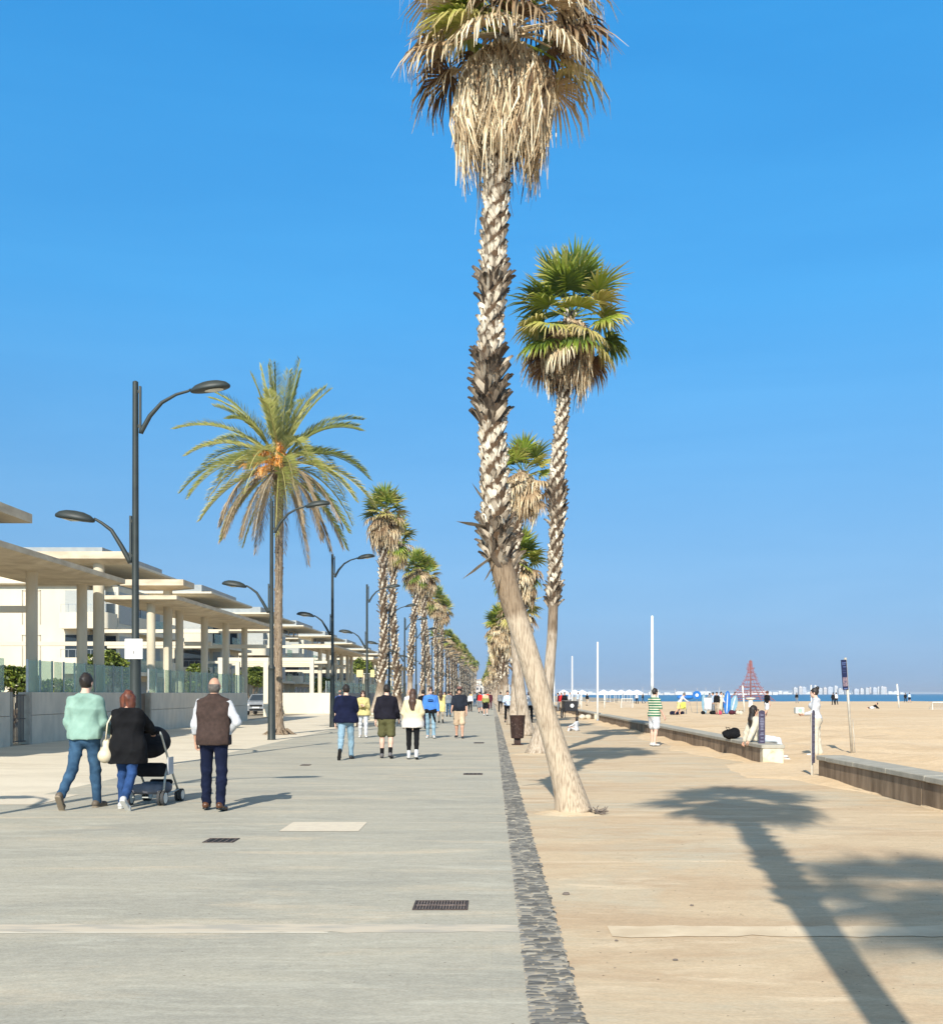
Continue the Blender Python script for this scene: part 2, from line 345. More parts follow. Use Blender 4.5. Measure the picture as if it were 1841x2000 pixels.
# ================================================================ PALMS
def V(*a): return Vector(a)
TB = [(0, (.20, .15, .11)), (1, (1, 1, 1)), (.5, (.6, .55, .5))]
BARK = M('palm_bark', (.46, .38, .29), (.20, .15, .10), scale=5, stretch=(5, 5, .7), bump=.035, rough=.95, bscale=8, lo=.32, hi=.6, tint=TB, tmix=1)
BARK_PALE = M('palm_bark_pale', (.50, .40, .285), (.25, .185, .125), scale=8, stretch=(7, 7, .7), bump=.03, rough=.95, bscale=8, lo=.30, hi=.56, tint=TB, tmix=1)
BOOT = M('leaf_base_bark', (1, 1, 1), (.6, .57, .52), scale=9, stretch=(2, 2, .5), bump=.01, rough=.9, tint=[(0, (.05, .035, .022)), (1, (.88, .79, .63)), (.25, (.13, .095, .065)), (.5, (.34, .275, .20)), (.75, (.66, .57, .44))])
GREEN = M('palm_green', (1, 1, 1), (.75, .78, .7), scale=3, rough=.5, spec=.5, transl=.22, tint=[(0, (.035, .055, .014)), (1, (.56, .42, .19)), (.3, (.075, .12, .016)), (.5, (.22, .29, .025)), (.75, (.44, .40, .10))])
DRY = M('palm_dry', (1, 1, 1), (.8, .76, .7), scale=4, rough=.8, spec=.2, transl=.10, tint=[(0, (.035, .02, .012)), (1, (.95, .83, .60)), (.25, (.15, .09, .05)), (.5, (.46, .33, .19)), (.75, (.78, .63, .41))])
def rot_about(v, ax, a): return Matrix.Rotation(a, 3, ax) @ v
def fan_leaf(mb, r, o, d, pet, rad, nseg=28, spread=115, droop=.4, tint=(.2, .6), dryness=0, width=.032, mbp=None, hang=.5, sag=.1):
    'one costapalmate leaf: petiole from o along d, then a pleated fan of segments'
    d = d.normalized(); up = V(0, 0, 1); s = d.cross(up)
    s = s.normalized() if s.length > .05 else V(1, 0, 0)
    n = s.cross(d).normalized()
    # petiole, sagging
    p0 = V(*o); p1 = p0 + d * pet * .5 + V(0, 0, -sag * .25 * pet); p2 = p0 + d * pet + V(0, 0, -sag * pet)
    (mbp or mb).tube([p0, p1, p2], [.022, .016, .012], 4, r.uniform(.45, .75), False)
    d2 = (p2 - p1).normalized(); n = s.cross(d2).normalized()
    roll = r.uniform(-.5, .5); s2 = rot_about(s, d2, roll); n = rot_about(n, d2, roll)
    base_t = r.uniform(*tint)
    for i in range(nseg):
        a = R(spread) * (2 * (i + .5) / nseg - 1) + r.uniform(-.05, .05)
        L = rad * (1 - .30 * (abs(a) / R(120)) ** 1.5) * r.uniform(.85, 1.05)
        e = d2 * math.cos(a) + s2 * math.sin(a)
        lift = .14 * math.cos(a) * rad
        w_ = width * (.9 + .3 * r.random()); sd_ = (s2 * math.cos(a) - d2 * math.sin(a))
        pl = (.35 if i % 2 else -.35); wv = (sd_ + n * pl).normalized()
        g = droop * r.uniform(.6, 1.5)
        q = [p2 + e * .02, p2 + e * L * .5 + n * lift * .5]
        hg = hang * r.uniform(.1, 1.9)
        f3 = (e + V(r.uniform(-.1, .1), r.uniform(-.1, .1), -g)).normalized(); q.append(q[1] + f3 * L * .3)
        f4 = (f3 * (1 - min(.95, hg)) + V(r.uniform(-.15, .15), r.uniform(-.15, .15), -1) * hg).normalized(); q.append(q[2] + f4 * L * .3)
        tt = base_t + r.uniform(-.08, .08); tip_t = min(1, tt + .25 + .25 * dryness)
        wd = [.006, w_, w_ * .62, .002]
        k = len(mb.v)
        for j in range(4):
            mb.v.append(tuple(q[j] - wv * wd[j])); mb.v.append(tuple(q[j] + wv * wd[j]))
            mb.t += [max(0, min(1, tt if j < 2 else (tt * .6 + tip_t * .4 if j == 2 else tip_t)))] * 2
        for j in range(3): mb.f.append((k + 2 * j, k + 2 * j + 1, k + 2 * j + 3, k + 2 * j + 2))
def hang_bunch(mb, r, o, out, L, n=18, width=.02, tint=(.4, .9), flare=.25, lift=.0):
    'a dead leaf folded down against the trunk: petiole then hanging strands'
    out = out.normalized(); t0 = r.uniform(*tint); L *= r.uniform(.75, 1.15)
    p = V(*o); hub = p + out * (.16 + lift) + V(0, 0, -.12 * L)
    mb.tube([p, p + out * (.12 + lift) + V(0, 0, .02), hub], [.018, .014, .010], 3, t0, False)
    sd_ = V(-out.y, out.x, 0)
    for i in range(n):
        a = r.uniform(-1, 1); l_ = L * r.uniform(.55, 1.05)
        b = hub + sd_ * a * .10 + out * r.uniform(-.05, .07)
        m1 = b + V(0, 0, -l_ * .45) + sd_ * (a * flare * .5 + r.uniform(-.04, .04)) + out * r.uniform(-.03, .10)
        m2 = b + V(0, 0, -l_) + sd_ * (a * flare * .75 + r.uniform(-.10, .10)) + out * r.uniform(-.14, .06)
        wv = (sd_ * r.uniform(-1, 1) + out * r.uniform(-1, 1) + V(0, 0, .2)).normalized(); w_ = width * r.uniform(.6, 1.3)
        tt = max(0, min(1, t0 + r.uniform(-.3, .3)))
        k = len(mb.v)
        for q, ww in ((b, w_ * .5), (m1, w_), (m2, .003)):
            mb.v.append(tuple(q - wv * ww)); mb.v.append(tuple(q + wv * ww)); mb.t += [tt, tt]
        mb.f += [(k, k + 1, k + 3, k + 2), (k + 2, k + 3, k + 5, k + 4)]
def path_at(path, z):
    for i in range(len(path) - 1):
        a, b = path[i], path[i + 1]
        if z <= b[2] or i == len(path) - 2:
            u = (z - a[2]) / max(1e-6, b[2] - a[2]); u = max(0, min(1.0, u))
            return [a[k] + (b[k] - a[k]) * u for k in range(4)]
def boots(mb, r, path, z0, z1, step=.028, size=.24, wid=.06, lift=.07, shaggy=None, two=True):
    z = z0; k = 0
    while z < z1:
        c = path_at(path, z); k += 1; a = k * 2.39996 + r.uniform(-.12, .12)
        out = V(math.cos(a), math.sin(a), 0); tan = V(-out.y, out.x, 0)
        sh = shaggy(z) if shaggy else 0
        S = size * r.uniform(.7, 1.25) * (1 + .5 * sh); W = wid * r.uniform(.8, 1.1)
        lf = lift * r.uniform(.3, 1.4) + sh * r.uniform(.02, .12)
        lean = (.60 if k % 2 else -.60) + r.uniform(-.2, .2)
        tt = min(1, max(0, r.gauss(.74, .22) - .40 * sh)); th = .014
        b = V(c[0], c[1], z) + out * (c[3] - .012)
        sect = []
        for u, ww, oo in ((0, 1.0, 0.0), (.45, .95, .25), (.8, .72, .6), (1.0, .42, 1.0)):
            cc = b + V(0, 0, S * u * math.cos(lean)) + tan * (S * u * math.sin(lean)) + out * (lf * oo ** 1.3 + .01)
            t2 = (tan * math.cos(lean) - V(0, 0, 1) * math.sin(lean))
            crv = -.30 * W
            sect.append([cc - t2 * W * ww + out * crv * ww, cc + out * .0, cc + t2 * W * ww + out * crv * ww,
                         cc + t2 * W * ww + out * (crv * ww - th), cc - out * th * 1.6, cc - t2 * W * ww + out * (crv * ww - th)])
        kk = len(mb.v)
        for si, s_ in enumerate(sect):
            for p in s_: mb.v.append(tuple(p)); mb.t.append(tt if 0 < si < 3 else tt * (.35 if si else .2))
        for i in range(3):
            for j in range(6):
                j2 = (j + 1) % 6; mb.f.append((kk + i * 6 + j, kk + i * 6 + j2, kk + i * 6 + 6 + j2, kk + i * 6 + 6 + j))
        mb.f.append(tuple(kk + 18 + j for j in range(6)))
        z += step * r.uniform(.7, 1.3)
def trunk_mesh(mb, path, sub=5, n=20, r=None):
    pts = []; rad = []
    for i in range(len(path) - 1):
        p0 = path[max(0, i - 1)]; p1 = path[i]; p2 = path[i + 1]; p3 = path[min(len(path) - 1, i + 2)]
        for j in range(sub):
            u = j / sub
            q = [.5 * (2 * p1[k] + (-p0[k] + p2[k]) * u + (2 * p0[k] - 5 * p1[k] + 4 * p2[k] - p3[k]) * u * u + (-p0[k] + 3 * p1[k] - 3 * p2[k] + p3[k]) * u ** 3) for k in range(4)]
            pts.append(q[:3]); rad.append(q[3])
    pts.append(path[-1][:3]); rad.append(path[-1][3])
    mb.tube(pts, rad, n)
    return [list(p) + [q] for p, q in zip(pts, rad)]
def make_palm(path, smooth_to, label, group, loc, seed=1, extra=(), crown=None, skirt=None, boot=None, shaggy=None, pale=False, name='fan_palm', cat='palm tree', quality=1.0):
    '''path: trunk centre line (x, y, z, radius) in local metres'''
    r = random.Random(seed)
    t = empty(name, loc, label, cat, group)
    mb = MB(); fine = trunk_mesh(mb, path, r=r)
    mb.t = [1 if v[2] < smooth_to - .6 else (.45 if v[2] < smooth_to + .1 else 0) for v in mb.v]  # rough upper bark; extra darkness painted in for shade between leaf bases
    # root flare ring
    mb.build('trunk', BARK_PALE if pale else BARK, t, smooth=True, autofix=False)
    top = fine[-1]
    bb = MB(); b = dict(step=.028 / quality, size=.24, wid=.075, lift=.05); b.update(boot or {})
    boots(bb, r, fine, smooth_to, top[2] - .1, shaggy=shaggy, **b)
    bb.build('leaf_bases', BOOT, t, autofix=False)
    c = dict(zr=.9, n=38, pet=.62, rad=.88, nseg=28, dead=.45, lo=-35, hi=85, width=.032); c.update(crown or {})
    g = MB(); dmb = MB(); O = V(top[0], top[1], top[2])
    for k in range(c['n']):
        u = (k + .5) / c['n']; e = R(c['hi'] + (c['lo'] - c['hi']) * u ** .8 + r.uniform(-8, 8)); a = k * 2.39996 + r.uniform(-.3, .3)
        d = V(math.cos(e) * math.cos(a), math.cos(e) * math.sin(a), math.sin(e))
        o = O + V(0, 0, .22 - c['zr'] * u) + V(math.cos(a), math.sin(a), 0) * .1
        isdead = u > 1 - c['dead'] and r.random() < .8
        if isdead:
            fan_leaf(dmb, r, o, d, c['pet'] * r.uniform(.8, 1.1), c['rad'] * r.uniform(.85, 1.05), c['nseg'], 100, .9, (.12, .62), 1, c['width'] * .8, hang=.9, sag=.25)
        else:
            fan_leaf(g, r, o, d, c['pet'] * r.uniform(.8, 1.1), c['rad'] * r.uniform(.85, 1.05), c['nseg'], 112, .05 + .8 * u * u, (.14 + .1 * u, .62 if u < .2 else .62 + .4 * u), .3 + u, c['width'], hang=.06 + .9 * u * u, sag=.04 + .2 * u)
    for (dx, dy, dz, pt, rd, dr) in extra: fan_leaf(g, r, O + V(0, 0, -.05), V(dx, dy, dz), pt, rd, 34, 118, dr, (.35, .6), .6, .026, hang=.25, sag=.05)
    g.build('crown', GREEN, t, autofix=False)
    if dmb.v: dmb.build('dead_leaves', DRY, t, autofix=False)
    s = dict(n=90, z0=-2.0, z1=-.1, L=.9, strands=18, rmax=.62, rmin=.22, width=.02, tint=(.35, .85)); s.update(skirt or {})
    sk = MB()
    for k in range(s['n']):
        u = (k + .5) / s['n']; z = s['z0'] + s['L'] + (s['z1'] - s['z0'] - s['L']) * u
        a = k * 2.39996 + r.uniform(-.2, .2); out = V(math.cos(a), math.sin(a), 0)
        c_ = path_at(fine, top[2] + z); prof = s['rmin'] + (s['rmax'] - s['rmin']) * (math.sin(math.pi * min(1, max(0.02, u * .88 + .12))) ** .9) * (.85 + .22 * math.sin(3 * a + seed) + .12 * math.sin(7 * a + 2 * seed))
        lump = .92 + .20 * math.sin(4 * a + seed * 1.7) + .12 * math.sin(9 * a + seed); shade = .16 * math.sin(5 * a + seed * 2.3) + .10 * math.sin(11 * a)
        o = V(c_[0], c_[1], top[2] + z) + out * .08
        hang_bunch(sk, r, o, out, s['L'] * lump * r.uniform(.75, 1.2), s['strands'], s['width'], (max(0, s['tint'][0] + shade), max(.3, min(1, s['tint'][1] + shade))), .22, lift=prof - .16)
    sk.build('dead_leaf_skirt', DRY, t, autofix=False)
    return t
RG = 'fan palms along the sandy walkway'; LG = 'fan palms along the left side of the promenade'
def pxpath(pts, d, x0px, rads, dy=None):
    base = P(x0px, d)
    out = []
    for i, ((px, py), rr) in enumerate(zip(pts, rads)):
        x, z = P(px, d, py); out.append((x - base, dy[i] if dy else 0, z, rr))
    out[0] = (out[0][0], out[0][1], 0, out[0][3])
    return out
D1 = 14.3
hero = pxpath([(1119, 1588), (1110, 1545), (1088, 1470), (1064, 1390), (1038, 1300), (1010, 1210), (986, 1130), (969, 1050), (966, 960), (961, 850), (957, 750), (959, 650), (962, 560), (966, 450), (970, 370), (980, 250), (987, 150), (992, 60)], D1, 1118,
              [.25, .20, .155, .138, .14, .142, .15, .155, .155, .145, .14, .135, .125, .135, .14, .14, .13, .12])
def hero_shag(z): return (.9 if 3.0 < z < 3.7 else 0) + (1 if 5.0 < z < 5.9 else 0) + (.9 if 6.6 < z < 6.9 else 0)
make_palm(hero, 3.15, 'nearest, tallest fan palm, its bare lower trunk leaning hard beside the cobble strip', RG, (P(1118, D1), D1, 0), seed=4, pale=True,
          crown=dict(n=44, pet=.72, rad=.86, nseg=34, dead=.74, lo=-14, hi=80, width=.022, zr=.35), extra=((-1, -.45, .12, .60, .62, .12), (-.9, -.8, .25, .5, .5, .2), (-.8, .2, .5, .7, .7, .1), (.1, -1, .7, .6, .7, .1)), skirt=dict(n=190, z0=-1.85, z1=-.25, L=.9, strands=26, rmax=.47, rmin=.22, width=.013, tint=(.35, 1.0)),
          boot=dict(step=.0062, size=.17, wid=.045, lift=.028), shaggy=hero_shag)
# a few torn old leaf bases that stick out of the leaning palm where its bark turns rough
h1 = bpy.data.objects['leaf_bases']
r_ = random.Random(3)
for (dx, z, a, L, el_) in ((-.17, 3.72, 180, .42, 8), (-.14, 3.35, 200, .55, -38), (-.18, 4.0, 170, .35, 55), (-.05, 3.1, 215, .35, -70), (-.15, 3.25, 190, .3, -60), (.12, 3.5, -20, .2, 30), (-.2, 4.15, 185, .3, 70)):
    c_ = path_at(hero, z); a = R(a); e = R(el_); d = V(math.cos(a) * math.cos(e), math.sin(a) * math.cos(e), math.sin(e)); s_ = V(0, 1, .2)
    o = V(c_[0] + dx * .6, c_[1] - .08, z); mb = MB()
    mb.add([o - s_ * .06, o + s_ * .05, o + d * L * .6 + s_ * .045, o + d * L, o + d * L * .9 - s_ * .03, o + d * L * .5 - s_ * .06 + V(0, 0, .02),
            o + V(0, 0, -.03), o + d * L * .6 + V(0, 0, -.03)], [(0, 1, 2, 3, 4, 5), (0, 5, 7, 6), (5, 4, 3, 7), (1, 6, 7, 2), (2, 7, 3), (0, 6, 1)], r_.uniform(.3, .8))
    mb.build('torn_leaf_base', BOOT, h1.parent, autofix=False)
D2 = 28.2
p2 = pxpath([(1050, 1475), (1053, 1450), (1062, 1400), (1070, 1340), (1074, 1290), (1078, 1240), (1080, 1180), (1084, 1100), (1088, 1000), (1088, 940), (1092, 880), (1097, 820), (1103, 760), (1108, 700), (1112, 650), (1114, 610)], D2, 1050,
            [.34, .24, .17, .15, .135, .13, .125, .14, .165, .175, .145, .13, .13, .13, .125, .12])
make_palm(p2, 3.75, 'second fan palm, leaning right, with a full green and brown crown', RG, (P(1050, D2), D2, 0), seed=11,
          crown=dict(n=44, pet=.80, rad=.92, nseg=30, dead=.20, lo=-42, hi=86, width=.034, zr=.85), skirt=dict(n=160, z0=-2.15, z1=-.2, L=.85, strands=20, rmax=.50, rmin=.22, width=.018, tint=(.15, .8)),
          boot=dict(step=.0095, size=.19, wid=.05, lift=.035), shaggy=lambda z: .7 if z < 4.3 or 5.8 < z < 6.8 else 0)
D3 = 41
p3 = pxpath([(1027, 1437), (1022, 1400), (1014, 1340), (1008, 1270), (1004, 1180), (1004, 1100), (1008, 1040), (1014, 980), (1022, 920)], D3, 1027, [.36, .25, .20, .19, .18, .19, .18, .17, .15])
make_palm(p3, 4.6, 'third fan palm, its crown half hidden behind the nearest palm trunk', RG, (P(1027, D3), D3, 0), seed=23,
          crown=dict(n=28, pet=.65, rad=.8, nseg=22, dead=.45, width=.04), skirt=dict(n=80, z0=-2.0, strands=14, width=.026), boot=dict(step=.018, size=.22, wid=.062, lift=.05))
# shorter or taller row palms, three of each kind, copied along the rows
def row_proto(height, lean, seed, smooth, label, group, pale=False, skirtlen=3.1, name='fan_palm', thick=1, cr=1.0):
    r = random.Random(seed); n = 9; pts = []
    for i in range(n):
        u = i / (n - 1); x = lean * (1 - (1 - u) ** 2) + .12 * math.sin(u * 7 + seed)
        pts.append((x - .12 * math.sin(seed), .1 * math.sin(u * 5 + seed * 2), height * u, (.32 * math.exp(-u * 18) + .27 - .06 * u) * thick))
    return make_palm(pts, smooth, label, group, (0, 0, 0), seed=seed, name=name, pale=pale, crown=dict(n=48, pet=.78 * cr, rad=1.12 * cr, nseg=17, dead=.48, lo=-60, width=.06, zr=1.2),
                     skirt=dict(n=84, z0=-skirtlen, strands=11, width=.038, rmax=.78 * cr, L=1.2, tint=(.25, .85)), boot=dict(step=.03, size=.32, wid=.085, lift=.11), shaggy=lambda z: .8 if (z * 1.3 + seed) % 4 < .7 else 0)
order = ['first', 'second', 'third', 'fourth', 'fifth', 'sixth']
Lp = [row_proto(14.2, .5, 31, 2.2, '', LG), row_proto(14.2, -.2, 32, 1.2, '', LG), row_proto(14.0, .8, 33, 3.2, '', LG)]
Ld = [(78, -8.1, 1.03), (94.5, -8.1, 1.06), (109, -8.1, 1.02), (124, -8.1, 1.08), (140, -8.2, 1.04), (160, -8.1, 1.08), (174, -8.1, 1.08)] + [(188 + i * 14.3, -8.15 + .1 * math.sin(i * 2.1), .80 + .012 * i + .04 * math.sin(i * 1.7)) for i in range(26)]
Ll = ['first fan palm of the left row beyond the tall date palm', 'second fan palm beyond the date palm in the left row',
      'third fan palm beyond the date palm in the left row', 'fourth fan palm beyond the date palm in the left row', 'fifth fan palm beyond the date palm in the left row', 'sixth fan palm beyond the date palm in the left row', 'last of the taller fan palms in the left row, seventh beyond the date palm']
for i, (d, x, s_) in enumerate(Ld):
    o = Lp[i] if i < 3 else copy_tree(Lp[(i * 2) % 3])
    o.location = (x + (.25 * math.sin(i * 5.1) if i > 1 else 0), d + 1.2 * math.sin(i * 3.3), 0); o.scale = (s_, s_, s_); o.rotation_euler[2] = 0 if i < 3 else (i * 2.2) % 6.28
    if i >= 7: o.scale = (1.0, 1.0, s_ * (1 + .05 * math.sin(i * 4.7)))
    o['label'] = Ll[i] if i < 7 else 'fan palm at the lower far end of the left row, dwindling towards the horizon'
Rp = [row_proto(8.2, .15, 41, 2.6, '', RG, thick=.85, cr=.85, skirtlen=2.6), row_proto(7.9, .45, 42, 2.0, '', RG, thick=.85, cr=.85, skirtlen=3.0), row_proto(7.4, -.5, 43, 3.0, '', RG, thick=.85, cr=.85)]
Rd = [(55, 1.22, 1.02), (69, 1.25, .96), (83, 1.1, 1.0), (97, 1.0, .98)] + [(112 + i * 14.3, 1.05 - ((i * 14.3) / 150) ** 1.6, .95 + .05 * math.sin(i * 2.3)) for i in range(28)]
Rl = ['fourth fan palm of the right row, right behind the litter bin', 'fifth fan palm of the right row, shaggy trunk left of the leaning one', 'sixth fan palm of the right row, covered in dead leaves', 'seventh fan palm of the right row']
for i, (d, x, s_) in enumerate(Rd):
    o = Rp[i] if i < 3 else copy_tree(Rp[i % 3])
    o.location = (x, d, 0); o.scale = (1, 1, s_ * (1 + .06 * math.sin(i * 5.3))); o.rotation_euler[2] = 0 if i < 3 else 1.1 * math.sin(i * 3)
    o['label'] = Rl[i] if i < 4 else 'fan palm in the far right row, crowded with its neighbours near the horizon'
# two palms beside and behind the viewpoint whose shadows fall across the walkway
q1 = [(.35, 0, 0, .22), (.22, 0, .8, .13), (.0, 0, 3, .10), (-.2, 0, 6, .15), (-.4, 0, 9, .15), (-.45, 0, 10.6, .13)]
make_palm(q1, 5.2, 'fan palm beside the viewpoint whose shadow crosses the sandy walkway', RG, (.95, .3, 0), seed=51, crown=dict(n=32, rad=.85, nseg=20, width=.04, dead=.4), skirt=dict(n=70, strands=12, width=.03, rmax=.36, z0=-1.7), boot=dict(step=.03, size=.22, wid=.06, lift=.05))
q2 = [(.6, 0, 0, .28), (.3, 0, 1.5, .21), (-.4, 0, 6, .19), (-.9, 0, 11, .17), (-1.2, 0, 14.6, .15)]
make_palm(q2, 3, 'fan palm behind the viewpoint whose crown shades the walkway edge', RG, (.45, -13.1, 0), seed=52, crown=dict(n=26, pet=.6, rad=.72, nseg=20, width=.035, dead=.4, zr=.6), skirt=dict(n=50, strands=12, width=.03, rmax=.4, z0=-1.5), boot=dict(step=.06, size=.3, wid=.09, lift=.09))
# ---------------------------------------------------------------- date palm
def date_palm():
    d = 42.0; r = random.Random(77)
    t = empty('date_palm', (P(545, d), d, 0), 'tall date palm with arching feathery fronds and orange fruit stalks behind the second lamp post', 'palm tree')
    path = [(0, 0, 0, .38), (-.02, 0, .35, .21), (-.03, 0, 1.5, .165), (-.03, 0, 4, .155), (.0, 0, 6.5, .15), (0, 0, 9, .17), (0, 0, 9.9, .24), (0, 0, 10.6, .22)]
    mb = MB(); fine = trunk_mesh(mb, path); mb.t = [.5] * len(mb.v); mb.build('trunk', BARK, t, smooth=True, autofix=False)
    bb = MB(); boots(bb, r, fine, .5, 9.2, step=.022, size=.10, wid=.05, lift=.014, shaggy=None); boots(bb, r, fine, 9.1, 10.5, step=.02, size=.25, wid=.06, lift=.12)
    bb.build('leaf_bases', M('date_leaf_bases', (1, 1, 1), (.6, .57, .52), scale=9, rough=.9, tint=[(0, (.06, .04, .025)), (1, (.46, .36, .24)), (.5, (.22, .16, .10))]), t, autofix=False)
    g = MB(); dd = MB(); O = V(0, 0, 10.35)
    N = 80
    for k in range(N):
        u = (k + .5) / N; a = k * 2.39996 + r.uniform(-.2, .2)
        e = R(88 - 128 * u ** 1.0 + r.uniform(-6, 6)); L = r.uniform(3.5, 4.2) * (1 - .10 * abs(u - .4))
        if u < .2: L *= .96
        dead = u > .62 and r.random() < .8
        hz = V(math.cos(a), math.sin(a), 0); p = O + hz * .12 + V(0, 0, -.5 * u + .2); pts = [p]
        n = 26; dirv = hz * math.cos(e) + V(0, 0, math.sin(e)); curve = (1.0 if e > 0 else .7) * (.7 + .9 * math.cos(e)) + (.35 if dead else 0)
        for i in range(n):
            dirv = (dirv + V(0, 0, -curve / n)).normalized(); pts.append(pts[-1] + dirv * L / n)
        m_ = dd if dead else g
        tb = r.uniform(.25, .7) if dead else r.uniform(.25, .62) + (.15 if u > .45 else 0)
        m_.tube(pts[::3] + [pts[-1]], [.035 - .03 * i / 10 for i in range(len(pts[::3]) + 1)], 3, min(1, tb + .2), False)
        for i in range(5, n):
            v_ = i / n; dv = (pts[i + 1] - pts[i]).normalized(); sd_ = dv.cross(V(0, 0, 1)); sd_ = sd_.normalized() if sd_.length > .05 else V(hz.y, -hz.x, 0)
            nn = sd_.cross(dv).normalized()
            ll = .50 * math.sin(math.pi * (.18 + .8 * v_)) ** .7 + .10
            for s_ in (-1, 1):
                for rep in (0, 1, 2):
                    b = pts[i].lerp(pts[i + 1], rep / 3 + r.uniform(0, .2))
                    dl = (dv * .75 + sd_ * s_ * .62 + nn * (.5 if not dead else .1) + V(r.uniform(-.12, .12), r.uniform(-.12, .12), r.uniform(-.1, .1) - (.6 if dead else .12))).normalized()
                    l_ = ll * r.uniform(.8, 1.1); wv = (dv.cross(dl)).normalized() if dv.cross(dl).length > .01 else sd_
                    wv = (wv + nn * r.uniform(-.4, .4)).normalized() * .019
                    tt = max(0, min(1, tb + r.uniform(-.15, .15))); tip = b + dl * l_ + V(0, 0, -.06 * l_)
                    k0 = len(m_.v); mid = b + dl * l_ * .45
                    m_.v += [tuple(b), tuple(mid - wv), tuple(mid + wv), tuple(tip)]; m_.t += [tt, tt, tt, min(1, tt + .15)]
                    m_.f += [(k0, k0 + 1, k0 + 3, k0 + 2)]
    g.build('fronds', M('date_green', (1, 1, 1), (.8, .82, .75), scale=3, rough=.5, transl=.2, tint=[(0, (.06, .08, .03)), (1, (.66, .55, .27)), (.35, (.20, .23, .06)), (.6, (.42, .42, .12)), (.8, (.56, .51, .20))]), t, autofix=False)
    dd.build('dead_fronds', M('date_dead', (1, 1, 1), (.8, .78, .74), scale=3, rough=.8, transl=.1, tint=[(0, (.10, .07, .045)), (1, (.62, .50, .34)), (.5, (.38, .29, .18))]), t, autofix=False)
    f = MB()
    for k in range(15):
        a = r.uniform(0, 6.28) if k > 8 else r.uniform(3.4, 5.2); e = R(r.uniform(10, 60)); dirv = V(math.cos(a) * math.cos(e), math.sin(a) * math.cos(e), math.sin(e)); p = O + V(0, 0, -.1)
        pts = [p]
        for i in range(7): dirv = (dirv + V(0, 0, -.14)).normalized(); pts.append(pts[-1] + dirv * r.uniform(.13, .2))
        f.tube(pts, .018, 4, .5, False)
        for j in range(60):
            q = pts[r.randint(4, 7)]; dq = (dirv + V(r.uniform(-.8, .8), r.uniform(-.8, .8), r.uniform(-.9, .5))).normalized(); l_ = r.uniform(.15, .4); e1 = q + dq * l_ + V(0, 0, -.1)
            f.tube([q, q + dq * l_ * .6, e1], [.007, .006, .008], 3, r.random(), False)
    f.build('fruit_stalks', M('date_fruit', (1, 1, 1), (.9, .85, .8), scale=6, rough=.6, tint=[(0, (.75, .26, .03)), (1, (.85, .60, .32)), (.5, (.80, .38, .06))]), t, autofix=False)
    rt = MB()
    for k in range(26):
        a = r.uniform(0, 6.28); rr = r.uniform(.3, .55); x, y = math.cos(a) * rr, math.sin(a) * rr
        rt.tube([(x * .6, y * .6, .22), (x, y, .06), (x * 1.3, y * 1.3, -.02)], [.03, .025, .015], 5, .5)
    rt.build('roots', BARK, t, smooth=True)
date_palm()
# ================================================================ WALLS, LAMPS, BUILDINGS
CONC = M('cream_concrete', (.60, .53, .39), (.48, .42, .31), scale=1.2, stretch=(1, 1, .35), rough=.85, bump=.004, bscale=20)
CONC_W = M('pale_render', (.70, .62, .47), (.62, .55, .42), scale=.8, stretch=(1, 1, .3), rough=.85, bump=.003, bscale=30)
SOFFIT = M('stained_concrete', (.62, .53, .39), (.46, .38, .27), scale=1.5, stretch=(1, 1, 3), rough=.85, bump=.003)
GREYW = M('grey_granite_wall', (.68, .58, .45), (.57, .49, .38), scale=2.5, rough=.8, bump=.003, bscale=40, stretch=(1, 1, .5))
def glass_mat():
    m = bpy.data.materials.new('green_glass'); m.use_nodes = True; t = m.node_tree; N = t.nodes; L = t.links
    b = N['Principled BSDF']; b.inputs['Base Color'].default_value = (.50, .58, .50, 1); b.inputs['Roughness'].default_value = .12
    tr = N.new('ShaderNodeBsdfTransparent'); tr.inputs[0].default_value = (.78, .90, .84, 1)
    ms = N.new('ShaderNodeMixShader'); ms.inputs[0].default_value = .30
    L.new(tr.outputs[0], ms.inputs[1]); L.new(b.outputs[0], ms.inputs[2]); L.new(ms.outputs[0], N['Material Output'].inputs[0]); return m
GLASS = glass_mat()
STEEL = M('galvanised_steel', (.42, .44, .44), rough=.4, metal=.7, scale=6)
DARKGL = M('window_glass', (.035, .05, .065), (.02, .03, .04), rough=.08, spec=.8, scale=.3)
BLIND = M('grey_shutter', (.40, .41, .38), (.33, .34, .32), scale=12, stretch=(.2, .2, 6), rough=.6)
DARK = M('dark_recess', (.06, .055, .05))
